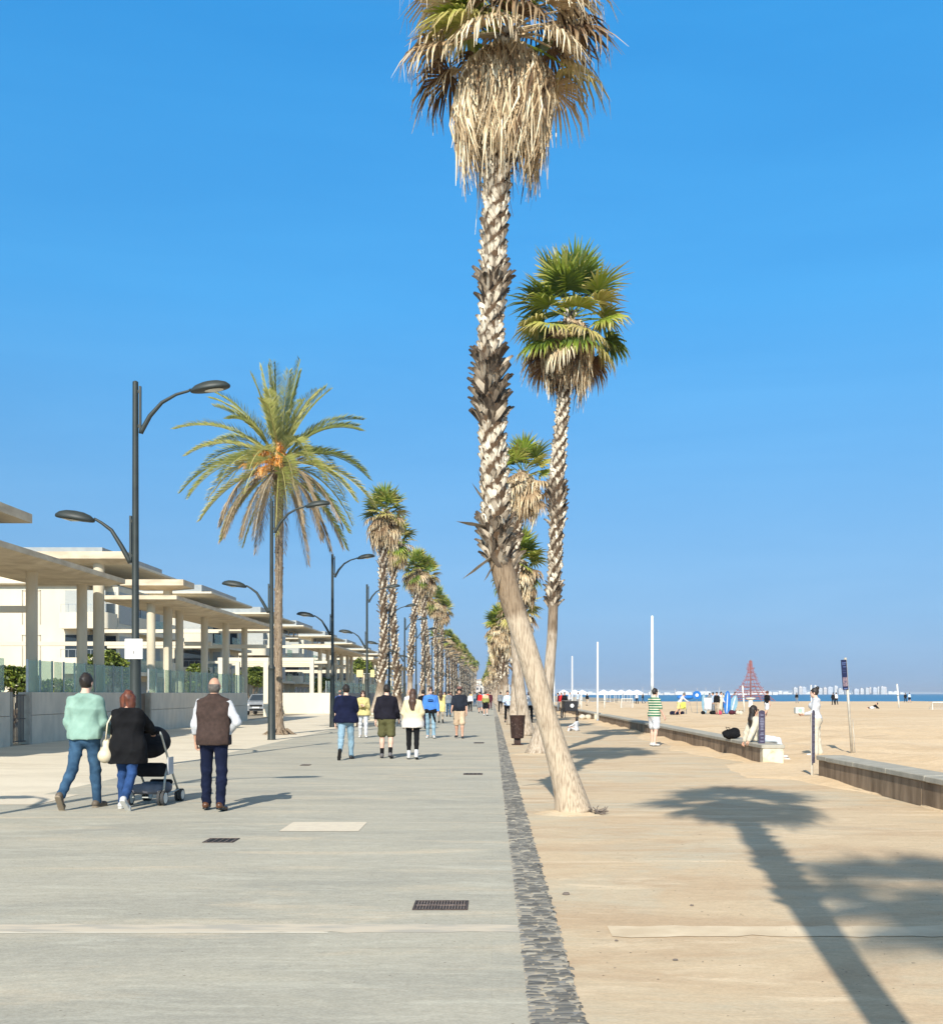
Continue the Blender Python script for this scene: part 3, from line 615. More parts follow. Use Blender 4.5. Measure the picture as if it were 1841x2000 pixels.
# ---- sea wall
WALLF = M('stained_wall_face', (.34, .25, .165), (.13, .088, .052), scale=3.4, stretch=(1, 1.3, .38), rough=.9, bump=.006, bscale=12, lo=.30, hi=.72, detail=9)
CAP = M('wall_cap_stone', (.40, .37, .30), (.31, .29, .235), scale=5, rough=.85, bump=.005, bscale=30)
ENDST = M('wall_end_stone', (.66, .58, .42), (.36, .29, .18), scale=5, rough=.9, bump=.006, lo=.3, hi=.5)
def seawall(y0, y1, label, joints, end=True):
    t = empty('sea_wall', (6.15, y0, 0), label, 'low wall', 'stretches of the low wall between walkway and sand')
    L = y1 - y0; r = random.Random(int(y1)); x0, x1 = -.22, .22
    mb = MB(); js = [0] + [j - y0 for j in joints if y0 < j < y1] + [L]
    for a, b in zip(js[:-1], js[1:]): mb.bbox(x0, x1, a + .008, b - .008, -.1, .345, .008)
    mb.build('wall_body', WALLF, t)
    c = MB(); a = 0
    while a < L - .05:
        b = min(L, a + 1.5 + r.uniform(-.03, .03)); dz = r.uniform(-.003, .003)
        if L - b < .3: b = L
        c.bbox(x0 - .035, x1 + .035, a - (.03 if a == 0 else -.004), b + (.03 if b == L else -.004), .347 + dz, .432 + dz, .012); a = b
    c.build('cap_stones', CAP, t)
    if end:
        e = MB(); e.bbox(x0 - .008, x1 + .008, -.025, .22, -.08, .344, .012); e.build('end_block', ENDST, t)
seawall(-6, 20.0, 'nearest stretch of low stained wall with grey cap stones', [1.5, 6.5, 11.5, 15.2], False)
seawall(24.1, 61, 'middle stretch of the low wall, the woman in white sitting on its end', [29, 34, 39, 44, 49, 54])
seawall(63.6, 118, 'far stretch of the low wall beside the parked cargo cart', [70, 76, 82, 88, 94, 100, 106])
# ---- info blades and tall beach sign
BLADE = M('indigo_sign', (.10, .09, .17), (.055, .05, .11), scale=8, rough=.45)
BLADE2 = M('faded_indigo', (.075, .062, .10), (.035, .03, .06), scale=9, stretch=(1, 1, 4), rough=.5)
PRINT = M('sign_print', (.20, .20, .27), rough=.6)
def blade(x, y, top, bot, w_, label, rz=0, tilt=0):
    t = empty('information_post', (x, y, 0), label, 'sign post', 'slim indigo posts at the gap in the wall', rz=R(rz)); t.rotation_euler[1] = R(tilt)
    p = MB(); p.bbox(-.02, .02, .012, .05, 0, top - .05, .004); p.build('post', M('pale_post', (.50, .45, .36), rough=.6), t)
    b = MB(); n = 10; pr = [(-w_ / 2, bot), (w_ / 2, bot)] + [(w_ / 2 * math.cos(a), top - .05 + .05 * math.sin(a)) for a in [i * math.pi / n for i in range(n + 1)]]
    b.prism(pr, -.006, .010); b.build('panel', BLADE2, t)
    q = MB(); r = random.Random(int(x * 10)); z = top - .12
    while z > bot + .1:
        wd = w_ * r.uniform(.2, .34)
        q.box(-wd, wd, -.0085, -.0065, z, z + .022); z -= r.choice([.036, .036, .075])
    q.build('print', PRINT, t)
    return t
blade(P(1487, 24.75), 24.75, 1.18, .16, .15, 'wide indigo information post in front of the seated woman', 12)
blade(P(1588, 20.2), 20.2, 1.25, .28, .15, 'slim indigo information post seen almost edge-on at the end of the near wall', 60)
def tall_sign():
    x = P(1663, 28.2)
    t = empty('beach_sign', (x, 28.2, 0), 'tall leaning pole with a dark blue beach sign standing in the sand', 'sign')
    t.rotation_euler[1] = R(-4)
    p = MB(); p.tube([(0, 0, -.2), (0, 0, 2.48)], .035, 10); p.tube([(.085, .02, -.2), (.085, .02, .9)], .012, 6); p.build('pole', M('weathered_pole', (.55, .50, .40), (.40, .36, .30), scale=6, rough=.5, metal=.3), t, smooth=True)
    b = MB(); b.bbox(-.135, .005, -.06, -.035, 1.66, 2.43, .006)
    s = b.build('panel', M('deep_blue_sign', (.007, .012, .055), (.006, .009, .04), rough=.35, scale=3), t)
    q = MB(); r = random.Random(4)
    q.box(-.11, -.02, -.0635, -.0605, 1.68, 1.70)
    for (a, b_, z0, z1) in ((-.12, -.01, 2.34, 2.36), (-.12, -.03, 2.30, 2.312), (-.10, -.02, 2.24, 2.255), (-.12, -.03, 2.16, 2.165), (-.12, -.02, 2.10, 2.105)): q.box(a, b_, -.0635, -.0605, z0, z1)
    q.build('lettering', M('sign_white', (.10, .15, .33), rough=.5), s)
    q = MB(); q.box(-.125, -.005, -.0632, -.0605, 1.75, 1.98); q.build('map', M('sign_map', (.26, .18, .19), (.06, .05, .09), scale=22, rough=.5), s)
tall_sign()
# ---- lamps
LAMPM = M('lamp_paint', (.034, .042, .038), (.024, .03, .028), rough=.5, scale=3, spec=.35)
LENS = M('lamp_lens', (.55, .55, .48), rough=.15, spec=.7)
LG2 = 'two armed street lamps along the left of the promenade'
def lamp_proto():
    t = empty('street_lamp', (0, 0, 0), '', 'street lamp', LG2)
    n = 12
    p = MB(); p.lathe([(.145, 0), (.145, .01), (.135, .03), (.108, 2.30), (.108, 2.36), (.122, 2.38), (.122, 2.44), (.10, 2.47), (.075, 2.55), (.066, 5.2), (.058, 8.05), (.03, 8.07)], 16)
    smooth_angle(p.build('pole', LAMPM, t))
    def arm(sgn, z, L, rise):
        a = MB()
        xs = [(.11, z - .62), (.14, z - .55), (.30, z - .26), (.50 if L < 1 else .55, z + .02 + .04 * (L < 1)), (.70 if L < 1 else .85, z + .19 + .02 * (L < 1)), (min(1.10, L - .04), z + .26 + .02 * (L < 1)), (L, z + .30)]
        a.tube([(sgn * x, 0, zz) for x, zz in xs], [.05, .055, .05, .04, .032, .028, .026], 8)
        am = a.build('arm', LAMPM, t, smooth=True)
        b = MB(); b.box(sgn * .10 - .02, sgn * .10 + .02, -.03, .03, z - .62, z + .36); b.box(min(sgn * .05, sgn * .12), max(sgn * .05, sgn * .12), -.02, .02, z - .5, z - .44); b.box(min(sgn * .05, sgn * .12), max(sgn * .05, sgn * .12), -.02, .02, z + .22, z + .28)
        b.build('bracket', LAMPM, am)
        h = MB(); cx = L + .40; hl, hw = .42, .19; m_ = 20
        rings = []
        for (s_, zz) in ((.02, .16), (.45, .145), (.78, .10), (.96, .04), (1, 0), (.97, -.025), (.90, -.035)):
            rings.append([(sgn * (cx + hl * s_ * math.cos(q * 2 * math.pi / m_)), hw * s_ * math.sin(q * 2 * math.pi / m_), z + .31 + zz + .06 * math.cos(q * 2 * math.pi / m_) * s_) for q in range(m_)])
        vs = [v for rg in rings for v in rg]; fs = [tuple(range(m_))] + [tuple(range(len(vs) - 1, len(vs) - m_ - 1, -1))]
        for i in range(len(rings) - 1):
            for q in range(m_): j = (q + 1) % m_; fs.append((i * m_ + q, i * m_ + j, i * m_ + m_ + j, i * m_ + m_ + q))
        h.add(vs, fs); hd = smooth_angle(h.build('lamp_head', LAMPM, t), 50)
        e = MB(); vs = [(sgn * (cx + .08 + .20 * math.cos(q * 2 * math.pi / m_)), .12 * math.sin(q * 2 * math.pi / m_), z + .268 + .055 * (.15 + .5 * math.cos(q * 2 * math.pi / m_))) for q in range(m_)]
        e.add(vs + [(sgn * (cx + .08), 0, z + .245)], [(q, (q + 1) % m_, m_) for q in range(m_)]); e.build('lens', LENS, hd, smooth=True)
    arm(1, 7.60, 1.16, 0); arm(-1, 4.90, .86, 0)
    return t
lp = lamp_proto()
lab = ['lamp post just left of the frame whose shadow crosses the paving', 'nearest two armed lamp post, carrying a white paper notice, behind the woman in black', 'second two armed lamp post, standing in front of the date palm', 'third two armed lamp post, beside the man in navy',
       'fourth lamp post, with pale yellow box signs halfway up', 'fifth lamp post, between the second and third left palms', 'sixth lamp post along the left of the promenade']
lamps = []
for i in range(28):
    d = 8.75 + 14.2 * i
    o = lp if i == 0 else copy_tree(lp)
    o.location = (-7.42 - (.0 if i != 3 else .0), d, 0)
    o['label'] = lab[i] if i < len(lab) else 'small far lamp post in the line running to the horizon on the left'
    lamps.append(o)
d = lamps[1].location[1]
nb = empty('paper_notice', (-7.42, d - .09, 2.48), 'white paper notice fixed round the nearest lamp post', 'notice')
b = MB(); b.bbox(-.185, .185, -.03, -.012, -.21, .21, .006); b.build('sheet', M('white_paper', (.80, .78, .74), rough=.7), nb)
b = MB(); r_ = random.Random(2)
for i in range(4):
    x = -.13 + i * .065
    b.box(x, x + .035, -.0325, -.0305, .08, .11)
for i in range(3): b.box(-.08, .06 + i * .01, -.0325, -.0305, -.02 - i * .05, -.012 - i * .05)
b.build('faded_writing', M('faded_ink', (.60, .52, .46)), nb)
b = MB(); b.lathe([(.105, 0), (.108, .015), (.105, .03)], 14, (0, .09, .1)); b.build('strap', STEEL, nb)
d = lamps[4].location[1]
ys = empty('hanging_sign', (-7.42, d, 2.55), 'pair of pale yellow box signs on the fourth lamp post', 'sign')
b = MB(); b.bbox(-.62, -.22, -.05, .05, -.02, .42, .02); b.build('left_panel', M('pale_yellow', (.72, .56, .26), rough=.6), ys)
b = MB(); b.bbox(.20, .46, -.05, .05, -.02, .42, .02); b.build('right_panel', M('pale_yellow', (.72, .56, .26)), ys)
b = MB(); b.tube([(-.3, 0, .2), (.3, 0, .2)], .02, 6); b.build('bracket', STEEL, ys)
# ---- slim white masts on the sand side
WHITE = M('white_paint', (.80, .80, .76), (.72, .71, .66), rough=.5, scale=4)
for k, (d, z, lb) in enumerate(((41.5, 4.5, 'nearest slim white mast, behind the boy in the striped shirt'), (62.4, 4.5, 'second slim white mast, at the end of the middle wall'), (83, 4.4, 'third slim white mast beyond the cargo cart'), (106, 3.9, 'fourth slim white mast, close to the second palm trunk'))):
    x = 6.5 if k != 1 else 6.0
    x = {0: P(1273, d), 1: P(1166.5, d), 2: P(1117, d), 3: P(1082, d)}[k]
    t = empty('white_mast', (x, d, 0), lb, 'pole', 'slim white masts beside the beach')
    b = MB(); b.tube([(0, 0, -.05), (0, 0, z * .5), (0, 0, z - .05), (0, 0, z)], [.065, .055, .045, .02], 10); b.build('mast', WHITE, t, smooth=True)
    b = MB(); b.lathe([(.12, 0), (.12, .03), (.075, .045), (.06, .14)], 12); b.build('base_plate', STEEL, t)
# ---- garden walls with glass screens
WGR = 'grey garden walls topped with glass panels'
def garden_wall(y0, y1, x, label, glass=True, h=1.60, mat=None, pitch=.95, endcap=False):
    t = empty('garden_wall', (x, y0, 0), label, 'garden wall', WGR); L = y1 - y0
    b = MB(); b.bbox(-.32, 0, 0, L, -.05, h * .55, .006); b.bbox(-.32, -.004, 0.002, L - .002, h * .55 + .012, h, .006)
    b.build('masonry', mat or GREYW, t)
    if glass:
        n = max(1, int(L / pitch)); g_ = L / n
        for i in range(n):
            p = MB(); tw = .05 * math.sin(i * 2.3)
            p.add([(-.12 - tw, i * g_ + .04, h), (-.12 + tw, (i + 1) * g_ - .04, h), (-.12 + tw, (i + 1) * g_ - .04, h + 1.0), (-.12 - tw, i * g_ + .04, h + 1.0),
                   (-.135 - tw, i * g_ + .04, h), (-.135 + tw, (i + 1) * g_ - .04, h), (-.135 + tw, (i + 1) * g_ - .04, h + 1.0), (-.135 - tw, i * g_ + .04, h + 1.0)],
                  [(0, 1, 2, 3), (7, 6, 5, 4), (0, 4, 5, 1), (1, 5, 6, 2), (2, 6, 7, 3), (3, 7, 4, 0)]); p.build('glass_panel', GLASS, t)
            q = MB(); q.box(-.16, -.10, i * g_ - .018, i * g_ + .018, h, h + 1.02); q.build('post', STEEL, t)
    return t
XW = -14.2
garden_wall(22, 32.5, XW, 'grey garden wall left of the metal gate')
garden_wall(-12, 21.9, XW, 'nearest garden wall, running on past the left edge of the view', pitch=1.9)
garden_wall(34.0, 44.6, XW, 'grey garden wall right of the metal gate')
garden_wall(46.0, 64.0, XW, 'long grey garden wall ending beside the parked car', pitch=1.05)
garden_wall(90, 118, XW + .8, 'dark garden wall beyond the pale stub wall', mat=M('dark_wall', (.26, .24, .22)), pitch=1.6)
garden_wall(122, 170, XW + .8, 'far dark garden wall behind the lamp posts', mat=M('dark_wall', (.26, .24, .22)), pitch=3)
t = empty('garden_gate', (XW - .12, 32.5, 0), 'rusty barred metal gate between two grey garden walls', 'gate')
b = MB()
for i in range(11): b.box(-.012, .012, .18 + i * .10, .20 + i * .10, .1, 1.5)
b.build('bars', M('gate_iron', (.12, .10, .085), rough=.6), t)
b = MB(); b.box(-.02, .02, .15, 1.3, .08, .12); b.box(-.02, .02, .15, 1.3, 1.49, 1.53); b.box(-.02, .02, .15, 1.3, .78, .80); b.build('rails', M('gate_iron', (.12, .10, .085)), t)
for _a, _b in ((1.32, 1.5), (0, .14)):
    b = MB(); b.bbox(-.22, .14, _a, _b, 0, 1.6, .01); b.build('pillar', M('gate_stone', (.44, .38, .30), rough=.8), t)
t = empty('garden_steps', (XW - .1, 45.3, 0), 'brown recessed doorway between two grey garden walls', 'doorway')
b = MB(); b.bbox(-.2, -.12, -.68, .68, 0, 1.56, .01); b.build('door_leaf', M('brown_door', (.20, .14, .09), (.14, .10, .07), scale=3, stretch=(1, 6, 1)), t)
b = MB(); b.bbox(-.2, .1, .5, .68, 0, 1.6, .01); b.build('jamb', M('door_jamb', (.42, .34, .25)), t)
# pale stub wall closing the side street
t = empty('stub_wall', (XW, 85, 0), 'low cream wall end facing the promenade, left of the third lamp post', 'garden wall')
b = MB(); b.bbox(-3.2, 2.0, 0, .35, 0, 1.62, .01); b.build('masonry', CONC_W, t)
b = MB(); b.bbox(1.35, 2.0, -.5, -.04, 0, .32, .02); b.build('plinth_block', CONC_W, t)
# ---- pergolas
PG = 'concrete canopies on round columns in front of the apartments'
def slab(name, t, x0, x1, y0, y1, z0, z1, inset=.35, mat=SOFFIT):
    'flat slab with bevelled underside'
    b = MB(); zi = z0; zm = z0 + (z1 - z0) * .35
    b.add([(x0 + inset, y0 + inset, z0), (x1 - inset, y0 + inset, z0), (x1 - inset, y1 - inset, z0), (x0 + inset, y1 - inset, z0),
           (x0, y0, zm), (x1, y0, zm), (x1, y1, zm), (x0, y1, zm), (x0, y0, z1), (x1, y0, z1), (x1, y1, z1), (x0, y1, z1)],
          [(3, 2, 1, 0), (0, 1, 5, 4), (1, 2, 6, 5), (2, 3, 7, 6), (3, 0, 4, 7), (4, 5, 9, 8), (5, 6, 10, 9), (6, 7, 11, 10), (7, 4, 8, 11), (8, 9, 10, 11)])
    return b.build(name, mat, t)
def column(t, x, y, h, r=.18, mat=CONC):
    b = MB(); b.lathe([(r, 0), (r, h)], 18, (x, y, 0)); smooth_angle(b.build('column', mat, t))
def pergola(y0, y1, cols, label, z=5.45, upper=None, beams=(), xr=-13.3, xl=-16.7, up_inset=.9, xc=-14.65):
    t = empty('canopy', (0, 0, 0), label, 'canopy', PG)
    slab('roof_slab', t, xl, xr, y0, y1, z, z + .26)
    for y in cols: column(t, xc, y, z + .01)
    if upper:
        for (a, b_, zz, xl2, xr2) in upper:
            slab('upper_slab', t, xl2, xr2, a, b_, zz, zz + .40, min(up_inset, (b_ - a) * .4), mat=SOFFIT)
            column(t, xc + .1, a + min(1.1, (b_ - a) / 2), zz + .01, .2)
    for (yb, zb, xa, xb) in beams:
        b = MB(); b.bbox(xa, xb, yb, yb + .22, zb, zb + .22, .01); b.build('beam', CONC_W, t)
    return t
pergola(19, 40.0, [21.5, 26, 30.5, 35.1, 39.4], 'nearest concrete canopy with thick round columns at the left edge', upper=[(19, 31.9, 6.35, -17, -13.3)], beams=[(36.5, 4.25, -26, -15.4)])
pergola(46.5, 66.5, [47.4, 51.7, 56.2, 60.7, 65.3], 'second concrete canopy, its columns rising behind the glass screens', upper=[(40.2, 41.4, 6.35, -16.8, -13.35), (48.6, 50.4, 6.2, -16.4, -13.6)],
        beams=[(58.5, 4.1, -30, -14.9), (63, 4.15, -22, -12.9), (67, 5.25, -24, -13.4)])
pergola(92, 116, [94, 98.5, 103, 107.5, 112, 115], 'third concrete canopy beyond the cream stub wall', beams=[(91.6, 5.36, -26, -13.3), (93, 4.1, -24, -13.9), (99, 4.1, -24, -13.9), (105, 4.1, -24, -13.9)])
pergola(124, 150, [126, 131, 136, 141, 146, 149], 'fourth concrete canopy behind the left palm trunks', beams=[(123.6, 5.36, -26, -13.3), (128, 4.1, -24, -13.9), (136, 4.1, -24, -13.9)])
pergola(158, 186, [160, 166, 172, 178, 184], 'fifth concrete canopy behind the left palm trunks', beams=[(157.6, 5.36, -26, -13.3)])
# white portal frames seen through the second gap
for (y, x0, x1, z, lb) in ((74, -18.4, -15.0, 3.7, 'white garden portal frame behind the date palm trunk'), (88, -20.5, -14.2, 4.15, 'white double portal frame in front of the grey apartment ground floor')):
    t = empty('portal_frame', (0, 0, 0), lb, 'portal')
    b = MB(); b.bbox(x0, x1, y, y + .3, z, z + .28, .01); b.build('lintel', CONC_W, t)
    for x in (x0 + .02, x1 - .34):
        b = MB(); b.bbox(x, x + .32, y + .002, y + .298, 0, z - .002, .01); b.build('upright', CONC_W, t)
# ---- apartment blocks
BG = 'cream apartment blocks behind the canopies'
def block(y0, label, seed=0, L=18.0, X=-25.0, depth=26, near=True):
    r = random.Random(seed)
    t = empty('apartment_building', (X, y0, 0), label, 'apartment building', BG)
    b = MB(); b.box(-depth, -1.6, 1.2, L - 1.2, 0, 9.0); b.box(-depth, -3.6, 1.6, L - 2.5, 9.0, 10.5)
    b.box(-depth, -2.2, .4, 1.2, 0, 8.9)
    b.build('walls', CONC_W, t)
    # roof slabs with thin edges
    slab('roof', t, -depth - .5, -.2, .1, L - 1.0, 10.50, 10.75, .25, mat=CONC_W)
    b = MB(); b.box(-depth, -1.3, .9, L - 3.6, 10.76, 11.45); b.build('roof_parapet', M('roof_grey', (.34, .36, .35), (.28, .30, .30), scale=2), t)
    slab('terrace_slab', t, -depth, -.9, -.1, L, 8.85, 9.05, .15, mat=CONC_W)

    for q in range(3):
        c = MB(); x = -r.uniform(6, 20); yy = r.uniform(3, 8); c.bbox(x, x + .9, yy, yy + .8, 11.02, 12.1, .03); c.build('chimney', CONC_W, t)
    for fl in range(3):
        z = fl * 3.0
        if fl: 
            s = MB(); s.box(-1.62, -.25, 1.0, L - 1.0, z - .16, z + .12); s.build('balcony_slab', CONC_W, t)
        # facade to the promenade: bays with windows, shutters and balconies
        y = 1.6
        while y < L - 3.6:
            w_ = 3.4; kind = r.randint(0, 2) if fl else 2
            if kind == 0:      # projecting shuttered bay
                f = MB(); f.box(-1.6, -.45, y, y + w_ - .25, z + .12, z + 2.84); f.build('bay', CONC_W, t)
                q = MB(); q.box(-.45, -.42, y + .25, y + w_ - .5, z + .35, z + 2.5)
                w2 = q.build('shuttered_window', BLIND, t)
                q = MB(); q.box(-1.3, -.6, y - .02, y, z + .35, z + 2.5); q.build('side_window', BLIND if r.random() < .5 else DARKGL, w2)
            else:
                f = MB(); f.box(-1.6, -1.56, y + .15, y + 1.5, z + .15, z + 2.45); w2 = f.build('window', DARKGL, t)
                q = MB(); q.box(-1.6, -1.55, y + 1.55, y + 2.9, z + .15, z + 2.45); q.build('sliding_shutter', BLIND, w2)
                q = MB()
                for yy in (y + .12, y + .80, y + 1.5): q.box(-1.6, -1.53, yy, yy + .05, z + .13, z + 2.5)
                q.build('frame', STEEL, w2)
                if fl:
                    if kind == 1: g_ = MB(); g_.box(-.30, -.28, y, y + w_ - .1, z + .12, z + 1.05); g_.build('balcony_glass', GLASS, t)
                    else: g_ = MB(); g_.box(-.40, -.26, y, y + w_ - .1, z + .125, z + 1.0); g_.build('balcony_parapet', CONC_W, t)
            y += w_
    # penthouse windows
    for yy in (4, 8, 12, 16):
        if yy < L - 5:
            f = MB(); f.box(-3.6, -3.55, yy, yy + 2.9, 9.1, 10.4); f.build('penthouse_window', DARKGL if r.random() < .6 else BLIND, t)
    # side facing the viewer: recessed strips, a corner balcony
    for k in range(5):
        x = -6.5 - k * 4.0
        for fl in range(3):
            z = fl * 3.0 + .2
            f = MB(); f.box(x, x + .06, .37, .40, z, z + 2.3); f.box(x + 1.2, x + 1.26, .37, .40, z, z + 2.3); f.box(x, x + 1.26, .37, .40, z + 2.24, z + 2.3)
            w2 = f.build('blind_window', M('joint_grey', (.42, .37, .28)), t)
    for fl in (1, 2):
        z = fl * 3.0
        n = 10; prof = [(-.3 - 3.4, .4), (-.3 - 3.4, -.4)] + [(-1.5 + 1.1 * math.sin(a), -.4 - .5 * (1 - 0) + .5 * (1 - math.cos(a)) * 1.0) for a in [i * math.pi / 2 / n for i in range(n + 1)]] + [(-.4, 1.3)]
        f = MB(); f.prism(prof, z - .12, z + .95, axis='z'); bl = f.build('corner_balcony', CONC_W, t)
        f = MB(); f.box(-3.6, -.9, .36, .39, z + .97, z + 2.5); f.build('corner_window', DARKGL if fl == 1 else BLIND, t)
        f = MB(); 
        for i in range(7): f.box(-3.6 + i * .5, -3.57 + i * .5, -.42, -.39, z + .95, z + 1.5)
        f.box(-3.6, -.6, -.42, -.39, z + 1.48, z + 1.52); f.build('railing', STEEL, bl)
    return t
for i, (y0, lb) in enumerate(((28.5, 'apartment block beside the nearest canopy, just outside the left edge'), (73.5, 'nearest cream apartment block, its blank sunlit end wall at the left edge'), (99, 'second apartment block, behind the second canopy'), (124.5, 'third apartment block, behind the second lamp post'),
                              (147.5, 'fourth apartment block, left of the third lamp post'), (173, 'fifth apartment block, low and pale behind the left palms'), (199, 'sixth apartment block behind the left palms'), (226, 'seventh apartment block far behind the left palms'),
                              (254, 'farthest apartment block of the left row'))):
    block(y0, lb, seed=i + 2)
# small buildings closing the view at the end of the promenade
r_ = random.Random(8)
for i in range(14):
    d = 640 + i * 14; x = P(908 + i * 5.5, d) + r_.uniform(-2, 2); h = r_.uniform(5, 11); wd = r_.uniform(5, 9)
    t = empty('far_house', (x, d, 0), 'pale small house far off at the end of the promenade', 'house', 'far pale houses at the end of the promenade')
    b = MB(); b.box(-wd / 2, wd / 2, 0, 8, 0, h); b.build('walls', M('far_wall_%d' % (i % 3), [(.62, .58, .5), (.7, .62, .5), (.55, .50, .46)][i % 3]), t)
    b = MB()
    for fl in range(int(h // 3)):
        for k in range(3): b.box(-wd * .36 + k * wd * .28, -wd * .36 + k * wd * .28 + 1.1, -.05, -.01, fl * 3 + 1, fl * 3 + 2.3)
    b.build('windows', DARKGL, t)
    b = MB(); b.prism([(-wd / 2 - .3, h), (wd / 2 + .3, h), (0, h + 1.2)], -.3, 8.3); b.build('roof', M('far_roof', (.45, .33, .26)), t)
# ---- shrubs behind the glass
LEAF = M('shrub_leaves', (1, 1, 1), (.7, .75, .65), scale=5, rough=.5, transl=.2, tint=[(0, (.035, .055, .015)), (1, (.42, .44, .10)), (.4, (.09, .13, .02)), (.75, (.22, .27, .04))])
def shrub(x, y, z0, rx_, ry_, rz_, n, label, seed, size=.085, name='shrub', cat='shrub', group='shrubs in the apartment gardens', clumps=16, mat=None):
    r = random.Random(seed); t = empty(name, (x, y, 0), label, cat, group)
    b = MB(); cl = []
    for k in range(clumps):
        a = r.uniform(0, 6.28); e = r.uniform(-.2, 1); q = math.sqrt(max(0, 1 - e * e)) * r.uniform(.5, .95)
        cl.append((math.cos(a) * q * rx_ * .75, math.sin(a) * q * ry_ * .75, z0 + rz_ + e * rz_ * .8, r.uniform(.25, .42)))
    for i in range(n):
        c = cl[i % clumps]; v = Vector((r.gauss(0, 1), r.gauss(0, 1), r.gauss(0, 1))).normalized() * r.uniform(.75, 1.05)
        p = Vector((c[0] + v.x * rx_ * c[3], c[1] + v.y * ry_ * c[3], c[2] + v.z * rz_ * c[3] * 1.1))
        ax = Vector((r.gauss(0, 1), r.gauss(0, 1), r.gauss(0, .6))).normalized(); bx = ax.cross(Vector((r.gauss(0, 1), r.gauss(0, 1), r.gauss(0, 1)))).normalized()
        s_ = size * r.uniform(.7, 1.4); tt = max(0, min(1, r.gauss(.5, .22)))
        b.add([p - ax * s_, p - bx * s_ * .5, p + ax * s_, p + bx * s_ * .5], [(0, 1, 2, 3)], tt)
    b.build('foliage', mat or LEAF, t, autofix=False)
    s = MB()
    for k in range(5):
        a = k * 1.3; s.tube([(0, 0, 0), (math.cos(a) * rx_ * .3, math.sin(a) * ry_ * .3, z0 + rz_ * .7), (math.cos(a) * rx_ * .5, math.sin(a) * ry_ * .5, z0 + rz_ * 1.3)], [.06, .04, .015], 5)
    s.build('stems', BARK, t)
    return t
shrub(P(202, 50), 50, 1.2, 1.3, 1.5, 1.15, 4200, 'dark rounded shrub rising between the canopy columns behind the nearest lamp post', 1)
shrub(P(20, 40), 40, 1.0, 1.6, 1.5, .75, 3000, 'yellowish green shrub behind the glass at the left edge', 2)
shrub(P(392, 62), 62, 1.0, 1.15, 1.2, 1.05, 3400, 'green shrub between two columns of the second canopy', 3)
shrub(P(492, 90), 90, 1.5, 1.75, 1.5, 1.15, 5200, 'bright rounded tree-like shrub left of the date palm, above the parked car', 4)
shrub(P(110, 42), 42, .6, 1.6, 1.3, .7, 2600, 'low hedge shrub behind the glass right of the metal gate', 5)
shrub(P(632, 98), 98, 1.0, 1.3, 1.3, 1.0, 1600, 'small shrub behind the third canopy', 6, .12)
shrub(P(706, 120), 120, 3.0, 1.4, 1.4, 1.2, 1400, 'shrub top showing between the columns of the third canopy', 7, .14)
